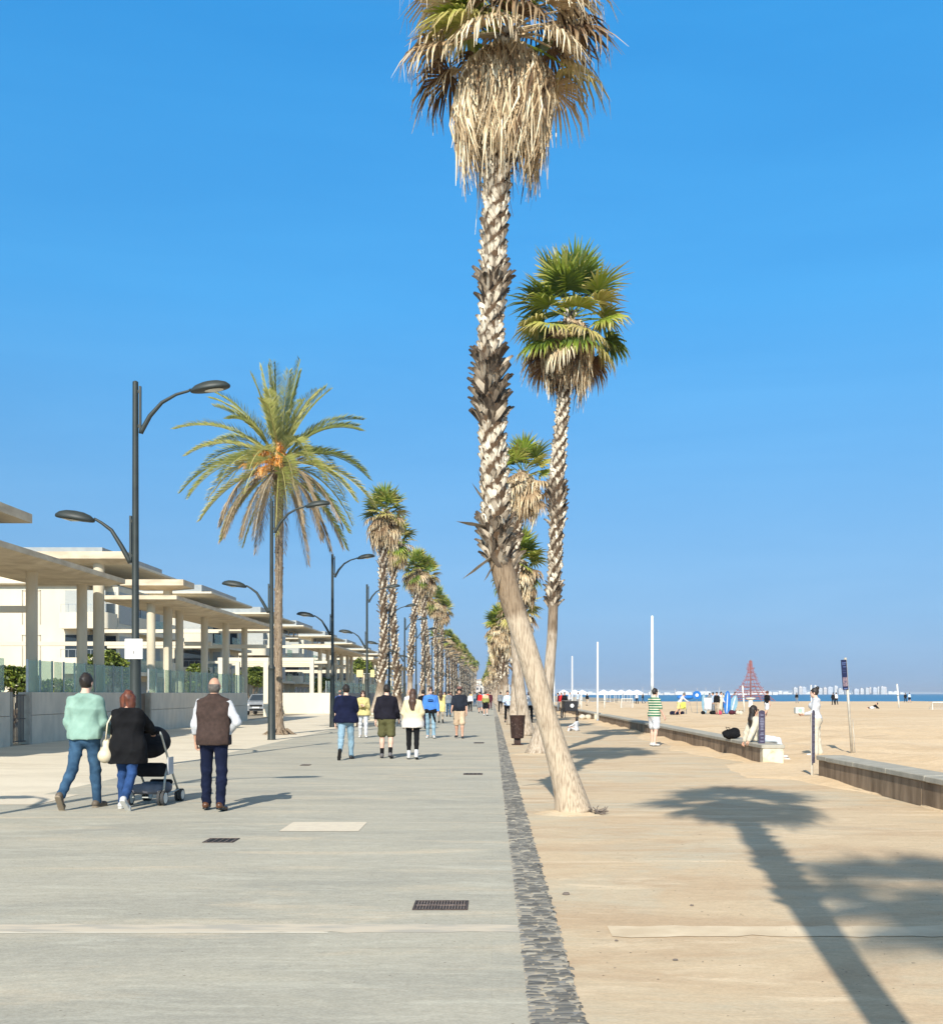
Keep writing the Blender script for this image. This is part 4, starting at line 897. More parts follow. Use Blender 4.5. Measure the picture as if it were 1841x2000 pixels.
# ================================================================ PEOPLE (signed-distance bodies meshed with surface nets)
BIG = 1e3
class Field:
    def __init__(s, lo, hi, h):
        s.h = h; s.lo = np.array(lo, float); s.n = [int(math.ceil((b - a) / h)) + 1 for a, b in zip(lo, hi)]
        s.ax = [s.lo[i] + h * np.arange(s.n[i]) for i in range(3)]; s.F = np.full(s.n, BIG, np.float32)
    def region(s, lo, hi):
        r = []
        for i in range(3):
            a = max(0, int((lo[i] - s.lo[i]) / s.h)); b = min(s.n[i], int((hi[i] - s.lo[i]) / s.h) + 2); r.append(slice(a, max(a, b)))
        return tuple(r), np.meshgrid(*[s.ax[i][r[i]] for i in range(3)], indexing='ij', sparse=True)
    def put(s, sl, d, k):
        f = s.F[sl]
        if k > 0:
            hh = np.maximum(k - np.abs(f - d), 0) / k; s.F[sl] = np.minimum(f, d) - hh * hh * k * .25
        else: s.F[sl] = np.minimum(f, d)
    def cone(s, a, b, ra, rb, k=.03, sq=None):
        'tapered limb; sq squashes along local y'
        a = np.array(a, float); b = np.array(b, float); m = max(ra, rb) + k + 3 * s.h
        sl, (X, Y, Z) = s.region(np.minimum(a, b) - m, np.maximum(a, b) + m)
        d = b - a; L2 = max(1e-9, float(d @ d))
        t = np.clip(((X - a[0]) * d[0] + (Y - a[1]) * d[1] + (Z - a[2]) * d[2]) / L2, 0, 1)
        yy = (Y - a[1] - t * d[1]) * (sq or 1)
        s.put(sl, (np.sqrt((X - a[0] - t * d[0]) ** 2 + yy ** 2 + (Z - a[2] - t * d[2]) ** 2) - (ra + (rb - ra) * t)).astype(np.float32), k)
    def ell(s, c, r, k=.02, rot=None):
        c = np.array(c, float); m = max(r) + k + 3 * s.h; sl, (X, Y, Z) = s.region(c - m, c + m)
        P_ = [X - c[0], Y - c[1], Z - c[2]]
        if rot is not None: P_ = [rot[i][0] * P_[0] + rot[i][1] * P_[1] + rot[i][2] * P_[2] for i in range(3)]
        q = np.sqrt((P_[0] / r[0]) ** 2 + (P_[1] / r[1]) ** 2 + (P_[2] / r[2]) ** 2)
        s.put(sl, ((q - 1) * min(r)).astype(np.float32), k)
    def cut(s, n, p):
        'keep the side where (x - p).n < 0'
        X, Y, Z = np.meshgrid(*s.ax, indexing='ij', sparse=True)
        s.F = np.maximum(s.F, ((X - p[0]) * n[0] + (Y - p[1]) * n[1] + (Z - p[2]) * n[2]).astype(np.float32))
    def ripple(s, amp, fr, seed=0):
        X, Y, Z = np.meshgrid(*s.ax, indexing='ij', sparse=True)
        q = 1.8 * np.sin(5 * X + seed) + 1.3 * np.sin(8 * Y + 6 * Z + seed * 2)
        r1 = (1 - np.abs(np.sin(fr * .42 * (Z + .55 * X + .3 * Y) + q))) ** 2; r2 = (1 - np.abs(np.sin(fr * .36 * (Z - .7 * X + .2 * Y) + 1.4 * q + seed))) ** 2
        r3 = (1 - np.abs(np.sin(fr * .5 * (X * .8 + .25 * Z) + 1.2 * np.sin(6 * Z + seed)))) ** 3
        s.F = (s.F + amp * (.45 - r1 - .8 * r2 - .5 * r3)).astype(np.float32)
    def mesh(s):
        F = s.F; S = F < 0
        if not S.any(): return [], []
        n = F.shape; C_ = np.zeros([k - 1 for k in n] + [3], np.float32); cnt = np.zeros([k - 1 for k in n], np.int32)
        for ax in range(3):
            o1, o2 = [i for i in range(3) if i != ax]
            for i in (0, 1):
                for j in (0, 1):
                    sa = [None] * 3; sa[ax] = slice(0, n[ax] - 1); sa[o1] = slice(i, n[o1] - 1 + i); sa[o2] = slice(j, n[o2] - 1 + j)
                    sb = list(sa); sb[ax] = slice(1, n[ax]); A = F[tuple(sa)]; B = F[tuple(sb)]
                    x = (A < 0) != (B < 0); t = np.where(x, A / np.where(x, A - B, 1), 0)
                    cnt += x; C_[..., ax] += t; C_[..., o1] += i * x; C_[..., o2] += j * x
        act = cnt > 0; idx = np.full(act.shape, -1, np.int64); idx[act] = np.arange(act.sum())
        ijk = np.argwhere(act); v = (ijk + C_[act] / cnt[act][:, None]) * s.h + s.lo
        q = []
        for ax in range(3):
            o1, o2 = [(1, 2), (2, 0), (0, 1)][ax]
            sa = [slice(1, n[k] - 1) for k in range(3)]; sa[ax] = slice(0, n[ax] - 1); sb = list(sa); sb[ax] = slice(1, n[ax])
            A = S[tuple(sa)]; B = S[tuple(sb)]
            for flip in (0, 1):
                e = np.argwhere((A & ~B) if not flip else (~A & B))
                if len(e) == 0: continue
                e = e + [0 if k == ax else 1 for k in range(3)]
                d1 = np.zeros(3, int); d1[o1] = 1; d2 = np.zeros(3, int); d2[o2] = 1
                c = [e - d1 - d2, e - d2, e, e - d1]
                f = np.stack([idx[tuple(cc.T)] for cc in c], 1)
                q.append(f if not flip else f[:, ::-1])
        q = np.concatenate(q); q = q[(q >= 0).all(1)]
        return v, q
def field_obj(name, fields, mat, parent):
    vs = []; fs = []; k = 0
    for f in fields:
        v, q = f.mesh()
        if len(v): vs.append(v); fs.append(q + k); k += len(v)
    if not vs: return None
    v = np.concatenate(vs); q = np.concatenate(fs)
    me = bpy.data.meshes.new(name); me.vertices.add(len(v)); me.vertices.foreach_set('co', v.astype(np.float32).ravel())
    me.loops.add(len(q) * 4); me.loops.foreach_set('vertex_index', q.astype(np.int32).ravel())
    me.polygons.add(len(q)); me.polygons.foreach_set('loop_start', np.arange(0, len(q) * 4, 4, dtype=np.int32)); me.polygons.foreach_set('loop_total', np.full(len(q), 4, np.int32))
    me.update(calc_edges=True); me.validate(); me.polygons.foreach_set('use_smooth', np.ones(len(me.polygons), dtype=bool))
    me.materials.append(mat); o = bpy.data.objects.new(name, me); C.objects.link(o); o.parent = parent
    return o
def cloth(name, c, c2=None, scale=6, rough=.9, stripe=None):
    key = 'cloth_' + name
    if key in _m: return _m[key]
    m = M(key, c, c2 or tuple(v * .72 for v in c), rough=rough, scale=scale, bump=.004, bscale=30, spec=.15)
    if stripe:
        t = m.node_tree; N = t.nodes; L = t.links; tc = N.new('ShaderNodeTexCoord'); sx = N.new('ShaderNodeSeparateXYZ'); L.new(tc.outputs['Object'], sx.inputs[0])
        a = N.new('ShaderNodeMath'); a.operation = 'MODULO'; b = N.new('ShaderNodeMath'); b.operation = 'GREATER_THAN'; b.inputs[1].default_value = stripe[1]
        a.inputs[1].default_value = stripe[0]; L.new(sx.outputs[2], a.inputs[0]); L.new(a.outputs[0], b.inputs[0])
        mx = N.new('ShaderNodeMix'); mx.data_type = 'RGBA'; mx.inputs[6].default_value = (*c, 1); mx.inputs[7].default_value = (*stripe[2], 1); L.new(b.outputs[0], mx.inputs[0]); L.new(mx.outputs[2], N['Principled BSDF'].inputs['Base Color'])
    return m
def split_cloth(name, c, z, c3):
    'garment of two dyed colours meeting at height z'
    m = cloth(name, c); t = m.node_tree; N = t.nodes; L = t.links; tc = N.new('ShaderNodeTexCoord'); sx = N.new('ShaderNodeSeparateXYZ'); L.new(tc.outputs['Object'], sx.inputs[0])
    r = N.new('ShaderNodeMapRange'); r.inputs[1].default_value = z - .05; r.inputs[2].default_value = z + .08; L.new(sx.outputs[2], r.inputs[0])
    mx = N.new('ShaderNodeMix'); mx.data_type = 'RGBA'; mx.inputs[6].default_value = (*c3, 1); mx.inputs[7].default_value = (*c, 1); L.new(r.outputs[0], mx.inputs[0]); L.new(mx.outputs[2], N['Principled BSDF'].inputs['Base Color']); return m
SKIN = M('skin', (.58, .34, .23), (.50, .27, .18), rough=.55, scale=10, spec=.3)
SKIN_P = M('skin_pale', (.68, .45, .34), (.62, .38, .28), rough=.55, scale=10, spec=.3)
HAIR_D = M('hair_dark', (.025, .018, .014), (.012, .009, .008), rough=.55, scale=30, stretch=(1, 1, .2), bump=.004)
HAIR_R = M('hair_auburn', (.17, .05, .025), (.05, .018, .012), rough=.5, scale=30, stretch=(1, 1, .15), bump=.006)
HAIR_G = M('hair_grey', (.16, .14, .12), (.08, .07, .06), rough=.7, scale=30, bump=.004)
HAIR_B = M('hair_brown', (.09, .045, .025), (.035, .018, .012), rough=.5, scale=30, stretch=(1, 1, .15), bump=.006)
BLACKP = M('black_plastic', (.012, .012, .013), rough=.3)
def person(label, x, y, head=0, hgt=1.75, leg=((8, 12), (-14, 20)), foot=(0, 35), arm=((10, 8, 20), (-6, 8, 20)), top=None, bottom=None, shoes=None, hair=None, skin=None, res=.014, sleeve=1.0, legl=1.0, build=1.0,
           topz=None, torso_lean=0, group=None, extras=None, sit=None, female=False, socks=None, shades=False, vest=None, fing=True, hand_in=None, turn=0, bare_leg=None, collar=False, loose=.0, hairstyle='short', cat='person', scale=None, look=0):
    ''' local frame: facing +y, x to the person's right... mirrored freely; side 0 = -x, side 1 = +x '''
    t = empty('person', (x, y, 0), label, cat, group, rz=R(head)); k = hgt / 1.75; t.scale = (k, k, k)
    skin = skin or SKIN; bw = build; sw = (.150 if female else .172) * (bw * .6 + .4); hw = .09
    J = {}; hipz = .93 if not sit else sit
    tl = R(torso_lean)
    for s_ in (0, 1):
        sg = -1 if s_ == 0 else 1; a, kf = leg[s_][0], leg[s_][1]; spread = leg[s_][2] if len(leg[s_]) > 2 else 2
        h = np.array([sg * hw, 0, hipz]); a_ = R(a); b_ = R(a - kf); sp = R(spread)
        kn = h + .435 * np.array([sg * math.sin(sp), math.sin(a_) * math.cos(sp), -math.cos(a_) * math.cos(sp)])
        an = kn + .42 * np.array([sg * math.sin(sp) * .2, math.sin(b_), -math.cos(b_)])
        f_ = R(foot[s_]); heel = an + np.array([0, -.045 * math.cos(f_) - .05 * math.sin(f_), -.055 * math.cos(f_) + .03 * math.sin(f_)])
        toe = heel + .215 * np.array([sg * .12, math.cos(f_), -math.sin(f_)])
        J[s_] = dict(h=h, k=kn, a=an, heel=heel, toe=toe)
    lowest = min(min(J[s_]['heel'][2], J[s_]['toe'][2]) for s_ in (0, 1)) - .028
    if not sit:
        for s_ in (0, 1):
            for q in J[s_]: J[s_][q] = J[s_][q] - [0, 0, lowest]
        hipz -= lowest
    up = np.array([0, math.sin(tl), math.cos(tl)]); fw = np.array([0, math.cos(tl), -math.sin(tl)]); rt = np.array([1., 0, 0]); hp = np.array([0, 0, hipz])
    T = lambda a, b, c: hp + rt * a + fw * b + up * c
    neck = T(0, -.005, .555); hd = T(0, .035, .678)
    for s_ in (0, 1):
        sg = -1 if s_ == 0 else 1; f_, ab, ef = [R(v) for v in arm[s_][:3]]; inw = R(arm[s_][3]) if len(arm[s_]) > 3 else 0
        sh = T(sg * sw, 0, .452); f_ -= 0
        ud = np.array([sg * math.sin(ab), math.sin(f_) * math.cos(ab), -math.cos(f_) * math.cos(ab)]); el_ = sh + .285 * ud
        g = f_ + ef; fd = np.array([sg * math.sin(ab * .5 - inw), math.sin(g) * math.cos(ab * .5 - inw), -math.cos(g) * math.cos(ab * .5 - inw)]); wr = el_ + .25 * fd
        J[s_].update(s=sh, e=el_, w=wr, fd=fd)
    allp = np.array([J[s_][q] for s_ in (0, 1) for q in ('h', 'k', 'a', 'heel', 'toe', 's', 'e', 'w')] + [neck, hd]); lo = allp.min(0) - .30; hi = allp.max(0) + .30
    def torso(F, g, k_=.045):
        F.cone(T(-.085 * bw, 0, .00 + .02), T(.085 * bw, 0, .02), .105 + g, .105 + g, k_, 1.05)
        F.cone(T(-.05 * bw, .005, .16), T(.05 * bw, .005, .16), (.086 if female else .104) * bw + g, (.086 if female else .104) * bw + g, .12, 1.12)
        F.cone(T(-.085 * bw, .0, .34), T(.085 * bw, .0, .34), .102 * (bw * .5 + .5) + g, .102 * (bw * .5 + .5) + g, .10, 1.12)
        for sg in (-1, 1): F.cone(T(0, -.014, .485), T(sg * sw * .88, -.005, .45), .062 + g * .8, .046 + g * .8, .07, 1.0)
        if female:
            for sg in (-1, 1): F.ell(T(sg * .07, .095, .35), (.062 + g, .055 + g, .06 + g), .04)
        if bw > 1.08: F.ell(T(0, .05, .14), (.14 * bw + g, .12 * bw + g, .15 + g), .05)
        F.cone(T(0, -.02, .49), T(0, -.003, .545), .062 + g * .5, .050 + g * .2, .04)
    def legf(F, g, upto=1.0, k_=.03, flare=0):
        for s_ in (0, 1):
            j = J[s_]; r1, r2, r3, r4 = (.088 + g, .058 + g, .056 + g, .038 + g + flare)
            if female: r1 += .004
            if upto <= .5:
                m = j['h'] + (j['k'] - j['h']) * upto * 2; F.cone(j['h'], m, r1, r1 + (r2 - r1) * upto * 2 + flare + .012, k_)
            else:
                F.cone(j['h'], j['k'], r1, r2, k_); u = (upto - .5) * 2; m = j['k'] + (j['a'] - j['k']) * u
                F.cone(j['k'], j['k'] + (m - j['k']) * .35, r2, r3, k_); F.cone(j['k'] + (m - j['k']) * .3, m, r3, r3 + (r4 - r3) * u, k_)
        F.ell(T(0, -.03, -.02), (.155 * bw + g, .115 + g, .12 + g), .05)
    # body
    B = Field(lo, hi, res); torso(B, -.012); legf(B, -.006 if not bare_leg else 0)
    B.cone(T(0, -.012, .52), hd + up * -.05, .054, .05, .03)
    B.ell(hd + up * .015, (.073, .093, .105), .02); B.ell(hd + fw * .035 - up * .055, (.050, .052, .055), .025)
    B.ell(hd + fw * .098 - up * .005, (.012, .020, .024), .012)
    for sg in (-1, 1):
        B.ell(hd + rt * sg * .075 - fw * .005 + up * .0, (.012, .02, .032), .008)
        B.ell(hd + rt * sg * .03 + fw * .085 + up * .032, (.024, .014, .010), .012)
    B.ell(hd + fw * .084 - up * .058, (.024, .014, .009), .010)
    fl = [B]
    for s_ in (0, 1):
        j = J[s_]; sg = -1 if s_ == 0 else 1
        B.cone(j['s'], j['e'], .048, .038, .03); B.cone(j['e'], j['w'], .038, .026, .02)
        B.cone(j['a'], j['toe'] + (j['heel'] - j['toe']) * .4, .038, .034, .02)
        # hand, at its own finer grid, rooted in the wrist
        fd = j['fd'] / np.linalg.norm(j['fd']); w_ = j['w']; hr = min(res, .006) if fing else res
        side = np.array([0, 1., 0]) - fd * fd[1]; side /= max(.2, np.linalg.norm(side)); pal = np.cross(fd, side); pal = pal * (-sg if pal[0] * sg > 0 else sg) if abs(pal[0]) > .3 else pal
        if pal[0] * sg > 0: pal = -pal
        Hf = Field(w_ - .17, w_ + .17, hr) if fing else B
        Hf.cone(w_ - fd * .03, w_ + fd * .02, .024, .026, .012)
        pc = w_ + fd * .05
        Hf.cone(w_ + fd * .02 - side * .014, pc + fd * .03 - side * .024, .019, .016, .014); Hf.cone(w_ + fd * .02 + side * .014, pc + fd * .035 + side * .022, .019, .016, .014)
        cu = arm[s_][4] if len(arm[s_]) > 4 else .35
        for i, (o_, L_) in enumerate(((-.033, .062), (-.012, .076), (.010, .080), (.031, .070))):
            p0 = pc + fd * .03 + side * o_; d1 = fd * math.cos(cu) + pal * math.sin(cu); p1 = p0 + d1 * L_ * .5; d2 = fd * math.cos(cu * 2.4) + pal * math.sin(cu * 2.4); p2 = p1 + d2 * L_ * .5
            Hf.cone(p0, p1, .0098, .0088, .005); Hf.cone(p1, p2, .0088, .007, .005)
        th = side * .75 + fd * .6 + pal * .25; Hf.cone(w_ + fd * .015 + side * .018, w_ + fd * .015 + side * .018 + th * .035, .014, .011, .01); Hf.cone(w_ + fd * .015 + side * .018 + th * .035, w_ + fd * .035 + side * .03 + th * .05, .011, .008, .006)
        if fing: fl.append(Hf)
    field_obj('body', fl, skin, t)
    if bottom:
        kind, mat = bottom[0], bottom[1]; g = dict(trousers=.012, jeans=.010, leggings=.004, shorts=.024, wide=.03, skirt=.03)[kind]
        P_ = Field(lo, hi, res); up_ = legl * 1.0
        legf(P_, g, up_, .025, dict(wide=.035, trousers=.012, jeans=.008, shorts=.012).get(kind, 0)); P_.cone(T(-.08 * bw, 0, .02), T(.08 * bw, 0, .02), .108 + g * .5, .108 + g * .5, .05, 1.05)
        P_.cut(up, T(0, 0, .10)); P_.ripple(.009 if kind != 'leggings' else .001, 34, x); field_obj('trousers' if kind != 'shorts' else 'shorts', [P_], mat, t)
    if top:
        g = .015 + loose; S_ = Field(lo, hi, res); torso(S_, g); S_.ell(T(0, -.035, -.02), (.16 * bw + g, .122 + g, .13 + g), .06)
        if sleeve > 0:
            for s_ in (0, 1):
                j = J[s_]
                if sleeve <= .5: S_.cone(j['s'], j['s'] + (j['e'] - j['s']) * sleeve * 2, .046 + g, .048 + g, .025)
                else:
                    S_.cone(j['s'], j['e'], .044 + g, .038 + g, .025); S_.cone(j['e'], j['e'] + (j['w'] - j['e']) * (sleeve - .5) * 2, .042 + g, .028 + g * .7, .02)
        if topz is not None and topz < -.05:
            n_ = 4
            for i in range(n_): zz = topz + (.05 - topz) * i / n_; S_.cone(T(-.085 * bw, 0, zz), T(.085 * bw, 0, zz), .125 + g + .02 * (1 - i / n_), .125 + g + .02 * (1 - i / n_), .06, 1.05)
        S_.cut(-up, T(0, 0, topz if topz is not None else -.02)); S_.cut(up, T(0, 0, .555)); S_.ripple(.009, 30, y); field_obj('jacket' if collar else 'top', [S_], top, t)
    if vest:
        g = .036; S_ = Field(lo, hi, res); torso(S_, g); S_.ell(T(0, -.035, -.02), (.16 * bw + g, .122 + g, .13 + g), .06); S_.cone(T(0, -.012, .50), T(0, -.008, .59), .072, .064, .02)
        S_.cone(T(-.08 * bw, 0, -.06), T(.08 * bw, 0, -.06), .12 + g, .12 + g, .05, 1.05)
        S_.cut(-up, T(0, 0, -.09)); S_.cut(up, T(0, 0, .585))
        for sg in (-1, 1): S_.cut(rt * sg * .97 - up * sg * 0 + 0 * up, T(sg * (sw + .028), 0, .4))
        S_.ripple(.005, 26, y); field_obj('vest', [S_], vest, t)
    if shoes:
        for s_ in (0, 1):
            j = J[s_]; f_ = Field(np.minimum(np.minimum(j['heel'], j['toe']), j['a']) - .13, np.maximum(np.maximum(j['heel'], j['toe']), j['a']) + .13, min(res, .012))
            dn = np.cross(j['toe'] - j['heel'], [1, 0, 0]); dn = dn / np.linalg.norm(dn); dn = dn * (-1 if dn[2] > 0 else 1)
            f_.cone(j['heel'] - dn * .012, j['toe'] - dn * .0, .040, .034, .02); f_.cone(j['heel'] - dn * .02, j['a'], .040, .042, .025); f_.ell((j['toe'] * .8 + j['heel'] * .2), (.047, .06, .032), .02)
            f_.cut(dn, j['heel'] + dn * .030); so = field_obj('shoe', [f_], shoes, t)
            if so is not None:
                s2 = Field(f_.lo, f_.ax and [a[-1] for a in f_.ax], min(res, .012)); s2.cone(j['heel'] + dn * .020, j['toe'] + dn * .022, .043, .042, .01); s2.cut(dn, j['heel'] + dn * .034); s2.cut(-dn, j['heel'] + dn * .012)
                field_obj('sole', [s2], extras.get('sole', BLACKP) if extras else BLACKP, so)
            if socks:
                q = Field(j['a'] - .2, j['a'] + .2, min(res, .012)); u = (j['k'] - j['a']) * .3; q.cone(j['a'], j['a'] + u, .046, .050, .01); field_obj('sock', [q], socks, t)
    if hair:
        Hh = Field(hd - [.3, .3, .75], hd + .25, min(res, .012))
        if hairstyle == 'bald':
            Hh.ell(hd + up * -.005 - fw * .012, (.080, .098, .100), .01); Hh.cut(up, hd + up * .035); Hh.cut(fw * .9 - up * .3, hd + fw * .015)
        else:
            Hh.ell(hd + up * .027 - fw * .010, (.084, .103, .112), .01)
            if hairstyle == 'short': Hh.cut(fw * .8 - up * .75, hd + fw * .045 - up * .0); Hh.cut(-up, hd - up * .075)
            elif hairstyle == 'bob':
                Hh.cone(hd - fw * .03 + rt * -.045, hd - fw * .035 - up * .15 - rt * .05, .075, .06, .03); Hh.cone(hd - fw * .03 + rt * .045, hd - fw * .035 - up * .15 + rt * .05, .075, .06, .03); Hh.cut(fw, hd + fw * .05); Hh.cut(-up, hd - up * .20)
            elif hairstyle in ('long', 'front'):
                L_ = .56 if hairstyle == 'long' else .26
                Hh.cone(hd - fw * .04, hd - fw * .115 - up * .2, .085, .088, .03, 1.2); Hh.cone(hd - fw * .115 - up * .2, hd - fw * .145 - up * L_, .098, .05, .03, 1.2)
                if hairstyle == 'front':
                    for sg in (-1, 1): Hh.cone(hd + rt * sg * .07, hd + rt * sg * .085 - up * .25 + fw * .03, .035, .02, .02)
                Hh.cut(fw * .85 - up * .5, hd + fw * .060)
            elif hairstyle == 'bun': Hh.cut(fw * .8 - up * .75, hd + fw * .045); Hh.ell(hd - fw * .075 + up * .125, (.06, .055, .05), .01)
            Hh.ripple(.005, 50, 1)
            if hairstyle != 'short': pass
        field_obj('hair', [Hh], hair, t)
    if shades:
        g = MB(); 
        for sg in (-1, 1): g.bbox(hd[0] + sg * .035 - .028, hd[0] + sg * .035 + .028, hd[1] + .092, hd[1] + .102, hd[2] + .0, hd[2] + .035, .006)
        g.bbox(hd[0] - .078, hd[0] + .078, hd[1] + .080, hd[1] + .092, hd[2] + .022, hd[2] + .032, .003)
        g.build('sunglasses', BLACKP, t)
    else:
        for sg in (-1, 1):
            g = MB(); g.lathe([(.0005, .0), (.010, .004), (.012, .007), (.0005, .012)], 8, (0, 0, 0)); e = g.build('eye', M('eye_dark', (.03, .02, .015), rough=.2), t, smooth=True)
            e.location = tuple(hd + rt * sg * .031 + fw * .079 + up * .018); e.rotation_euler[0] = R(-90)
    t['_k'] = k; del t['_k']
    return t, J, T, (lo, hi), hd, up, fw
def leftover(name, t, fn, mat, lo, hi, res=.012):
    F = Field(lo, hi, res); fn(F); return field_obj(name, [F], mat, t)
def at_(px, py): d = F_ * H_ / (py - VY); return P(px, d), d
JEANS = cloth('jeans', (.05, .11, .185), (.025, .06, .11), 9); JEANS2 = cloth('dark_jeans', (.009, .013, .036), (.005, .008, .022)); JEANSL = cloth('light_jeans', (.26, .38, .45), (.17, .27, .34), 9); JEANSB = cloth('blue_jeans', (.028, .07, .19), (.015, .04, .11), 9)
BROWN_SH = M('brown_leather', (.13, .055, .025), (.07, .03, .015), rough=.35, scale=12); WHITE_SH = M('white_shoe', (.6, .59, .56), rough=.5); BLACK_SH = M('black_shoe', (.02, .02, .022), rough=.5); TAN_SH = M('olive_boot', (.14, .11, .08), rough=.6)
BLK = cloth('black', (.010, .010, .011), (.006, .006, .007)); NAVY = cloth('navy', (.008, .011, .035), (.005, .007, .022)); WHT = cloth('white', (.60, .60, .60), (.46, .47, .49)); CREAM = cloth('cream', (.58, .53, .42), (.48, .43, .34))
MINT = cloth('mint', (.27, .41, .335), (.20, .32, .26)); GUM = M('gum_sole', (.30, .24, .17), rough=.7); WSOLE = M('white_sole', (.7, .69, .65), rough=.6)
# --- the three walkers in front on the left
x, y = at_(167, 1578)
person('man in a mint green sweater and blue jeans, walking away on the far left', x, y, head=-6, hgt=1.84, leg=((-16, 26, 3), (10, 4, 1)), foot=(48, 0), arm=((-2, 9, 30, 12), (10, 8, 46, 0, .6)), top=MINT, bottom=('jeans', JEANS), shoes=TAN_SH, hair=HAIR_D, topz=-.04, build=1.08, loose=.010, res=.011, skin=SKIN_P, extras={'sole': GUM})
x, y = at_(250, 1580)
w2, J2, T2, _, hd2, up2, fw2 = person('auburn haired woman in a long black coat, pushing a pushchair', x, y, head=-4, hgt=1.60, leg=((8, 10, 2), (-16, 22, 2)), foot=(0, 42), arm=((26, 14, 26, 4), (52, 10, 14, 6, .9)), top=BLK, bottom=('jeans', JEANSB), shoes=WHITE_SH, hair=HAIR_R, hairstyle='bob', female=True, topz=-.27, build=1.15, loose=.026, res=.012, extras={'sole': WSOLE})
hb = empty('handbag', (x - .27, y + .02, 0), 'cream leather shoulder bag hanging at the side of the woman in black', 'bag')
leftover('bag', hb, lambda F: (F.cone((0, -.11, .72), (0, .11, .72), .10, .10, .04), F.cone((.0, -.07, .90), (.0, .07, .90), .045, .045, .12)), M('cream_leather', (.70, .60, .42), (.62, .52, .36), rough=.45), (-.2, -.3, .55), (.2, .3, 1.1), .012)
b = MB(); b.tube([(-.0, -.1, .92), (.02, -.09, 1.15), (.09, -.02, 1.33), (.12, .03, 1.345), (.09, .08, 1.28), (.02, .1, 1.1), (0, .1, .92)], .011, 6); b.build('strap', M('cream_leather', (.7, .6, .42)), hb, smooth=True)
x, y = at_(418, 1583)
person('older balding man in a dark brown vest over a white shirt, hand in his pocket', x, y, head=0, hgt=1.76, leg=((7, 4, 3), (-5, 8, 3)), foot=(0, 10), arm=((8, 15, 12, 6, .7), (-16, 28, 62, 50)), top=WHT, bottom=('trousers', JEANS2), shoes=BROWN_SH, hair=HAIR_G, hairstyle='bald', vest=cloth('brown_fleece', (.065, .042, .035), (.045, .03, .025), 20), build=1.14, topz=.04, loose=.002, res=.012, skin=SKIN)
# --- pushchair
def stroller(x, y):
    t = empty('pushchair', (x, y, 0), 'black pushchair with pale metal frame and white wheels', 'pushchair', rz=R(-4))
    fr = M('pale_frame', (.50, .52, .48), rough=.35, metal=.3); bk = cloth('pram_black', (.018, .019, .022)); gy = cloth('pram_grey', (.22, .22, .25))
    for sx in (-.24, .24):
        b = MB(); b.tube([(sx, -.34, 1.02), (sx, -.28, .98), (sx, .05, .55), (sx * .96, .42, .14)], .016, 8); b.tube([(sx, -.22, .12), (sx, -.12, .42), (sx, .02, .62)], .016, 8); b.tube([(sx, -.22, .13), (sx, .40, .17)], .012, 6); b.build('side_frame', fr, t, smooth=True)
        for yy in (-.24, .44):
            for dx in (-.028, .028):
                w_ = MB(); n = 20; rr = .105 if yy < 0 else .09
                w_.tube([(sx + dx + .018, yy, rr), (sx + dx - .018, yy, rr)], rr, n); wo = w_.build('wheel', M('tyre', (.05, .05, .05), rough=.8), t)
                w_ = MB(); w_.tube([(sx + dx + .021, yy, rr), (sx + dx - .021, yy, rr)], rr * .72, n); w_.build('rim', M('white_rim', (.6, .62, .58), rough=.4), wo)
    b = MB(); b.tube([(-.24, -.34, 1.02), (.24, -.34, 1.02)], .02, 8); b.build('handle', BLK, t, smooth=True)
    b = MB(); b.tube([(-.24, -.24, .11), (.24, -.24, .11)], .01, 6); b.build('axle', fr, t)
    leftover('hood', t, lambda F: (F.ell((0, .10, .84), (.21, .32, .25), .01), F.cut((0, .55, -.84), (0, .12, .78))), bk, (-.35, -.35, .5), (.35, .55, 1.2))
    leftover('seat', t, lambda F: (F.cone((-.14, -.14, .80), (.14, -.14, .80), .09, .09, .04), F.cone((-.14, -.02, .48), (.14, -.02, .48), .10, .10, .2), F.cone((-.14, .22, .46), (.14, .22, .46), .07, .07, .2), F.cone((-.13, .36, .28), (.13, .36, .28), .04, .04, .15)), bk, (-.35, -.35, .15), (.35, .55, 1.0))
    leftover('basket', t, lambda F: (F.cone((-.15, -.18, .22), (.15, -.18, .22), .07, .07, .02), F.cone((-.15, .16, .22), (.15, .16, .22), .08, .08, .3), F.ripple(.005, 30, 2)), gy, (-.35, -.35, .08), (.35, .4, .4))
    b = MB(); b.box(.262, .275, -.10, .10, .42, .66); b.build('white_bag', WHT, t)
x, y = at_(284, 1574); stroller(x, y + .3)
b = empty('hand_pouch', (0, 0, 0)) if False else None
# --- middle group, walking away
x, y = at_(676, 1483)
person('man in a navy T-shirt and pale blue jeans, walking away', x, y, head=4, hgt=1.79, leg=((-20, 26, 2), (12, 6, 2)), foot=(62, 0), arm=((-4, 9, 10), (10, 9, 14)), top=NAVY, sleeve=.42, bottom=('jeans', JEANSL), shoes=BLACK_SH, hair=HAIR_D, build=1.08, loose=.018, res=.014, topz=-.08, skin=SKIN_P)
x, y = at_(755, 1481)
person('man in a dark sweater and khaki shorts with black socks, walking away', x, y, head=-3, hgt=1.76, leg=((6, 6, 3), (-8, 12, 3)), foot=(0, 15), arm=((-6, 12, 24), (8, 11, 30)), top=cloth('charcoal', (.014, .013, .020)), bottom=('shorts', cloth('khaki', (.11, .105, .045))), legl=.42, bare_leg=True, shoes=M('grey_trainer', (.14, .13, .13)), socks=BLK, hair=HAIR_D, build=1.12, loose=.012, res=.016, skin=SKIN_P)
x, y = at_(806, 1483)
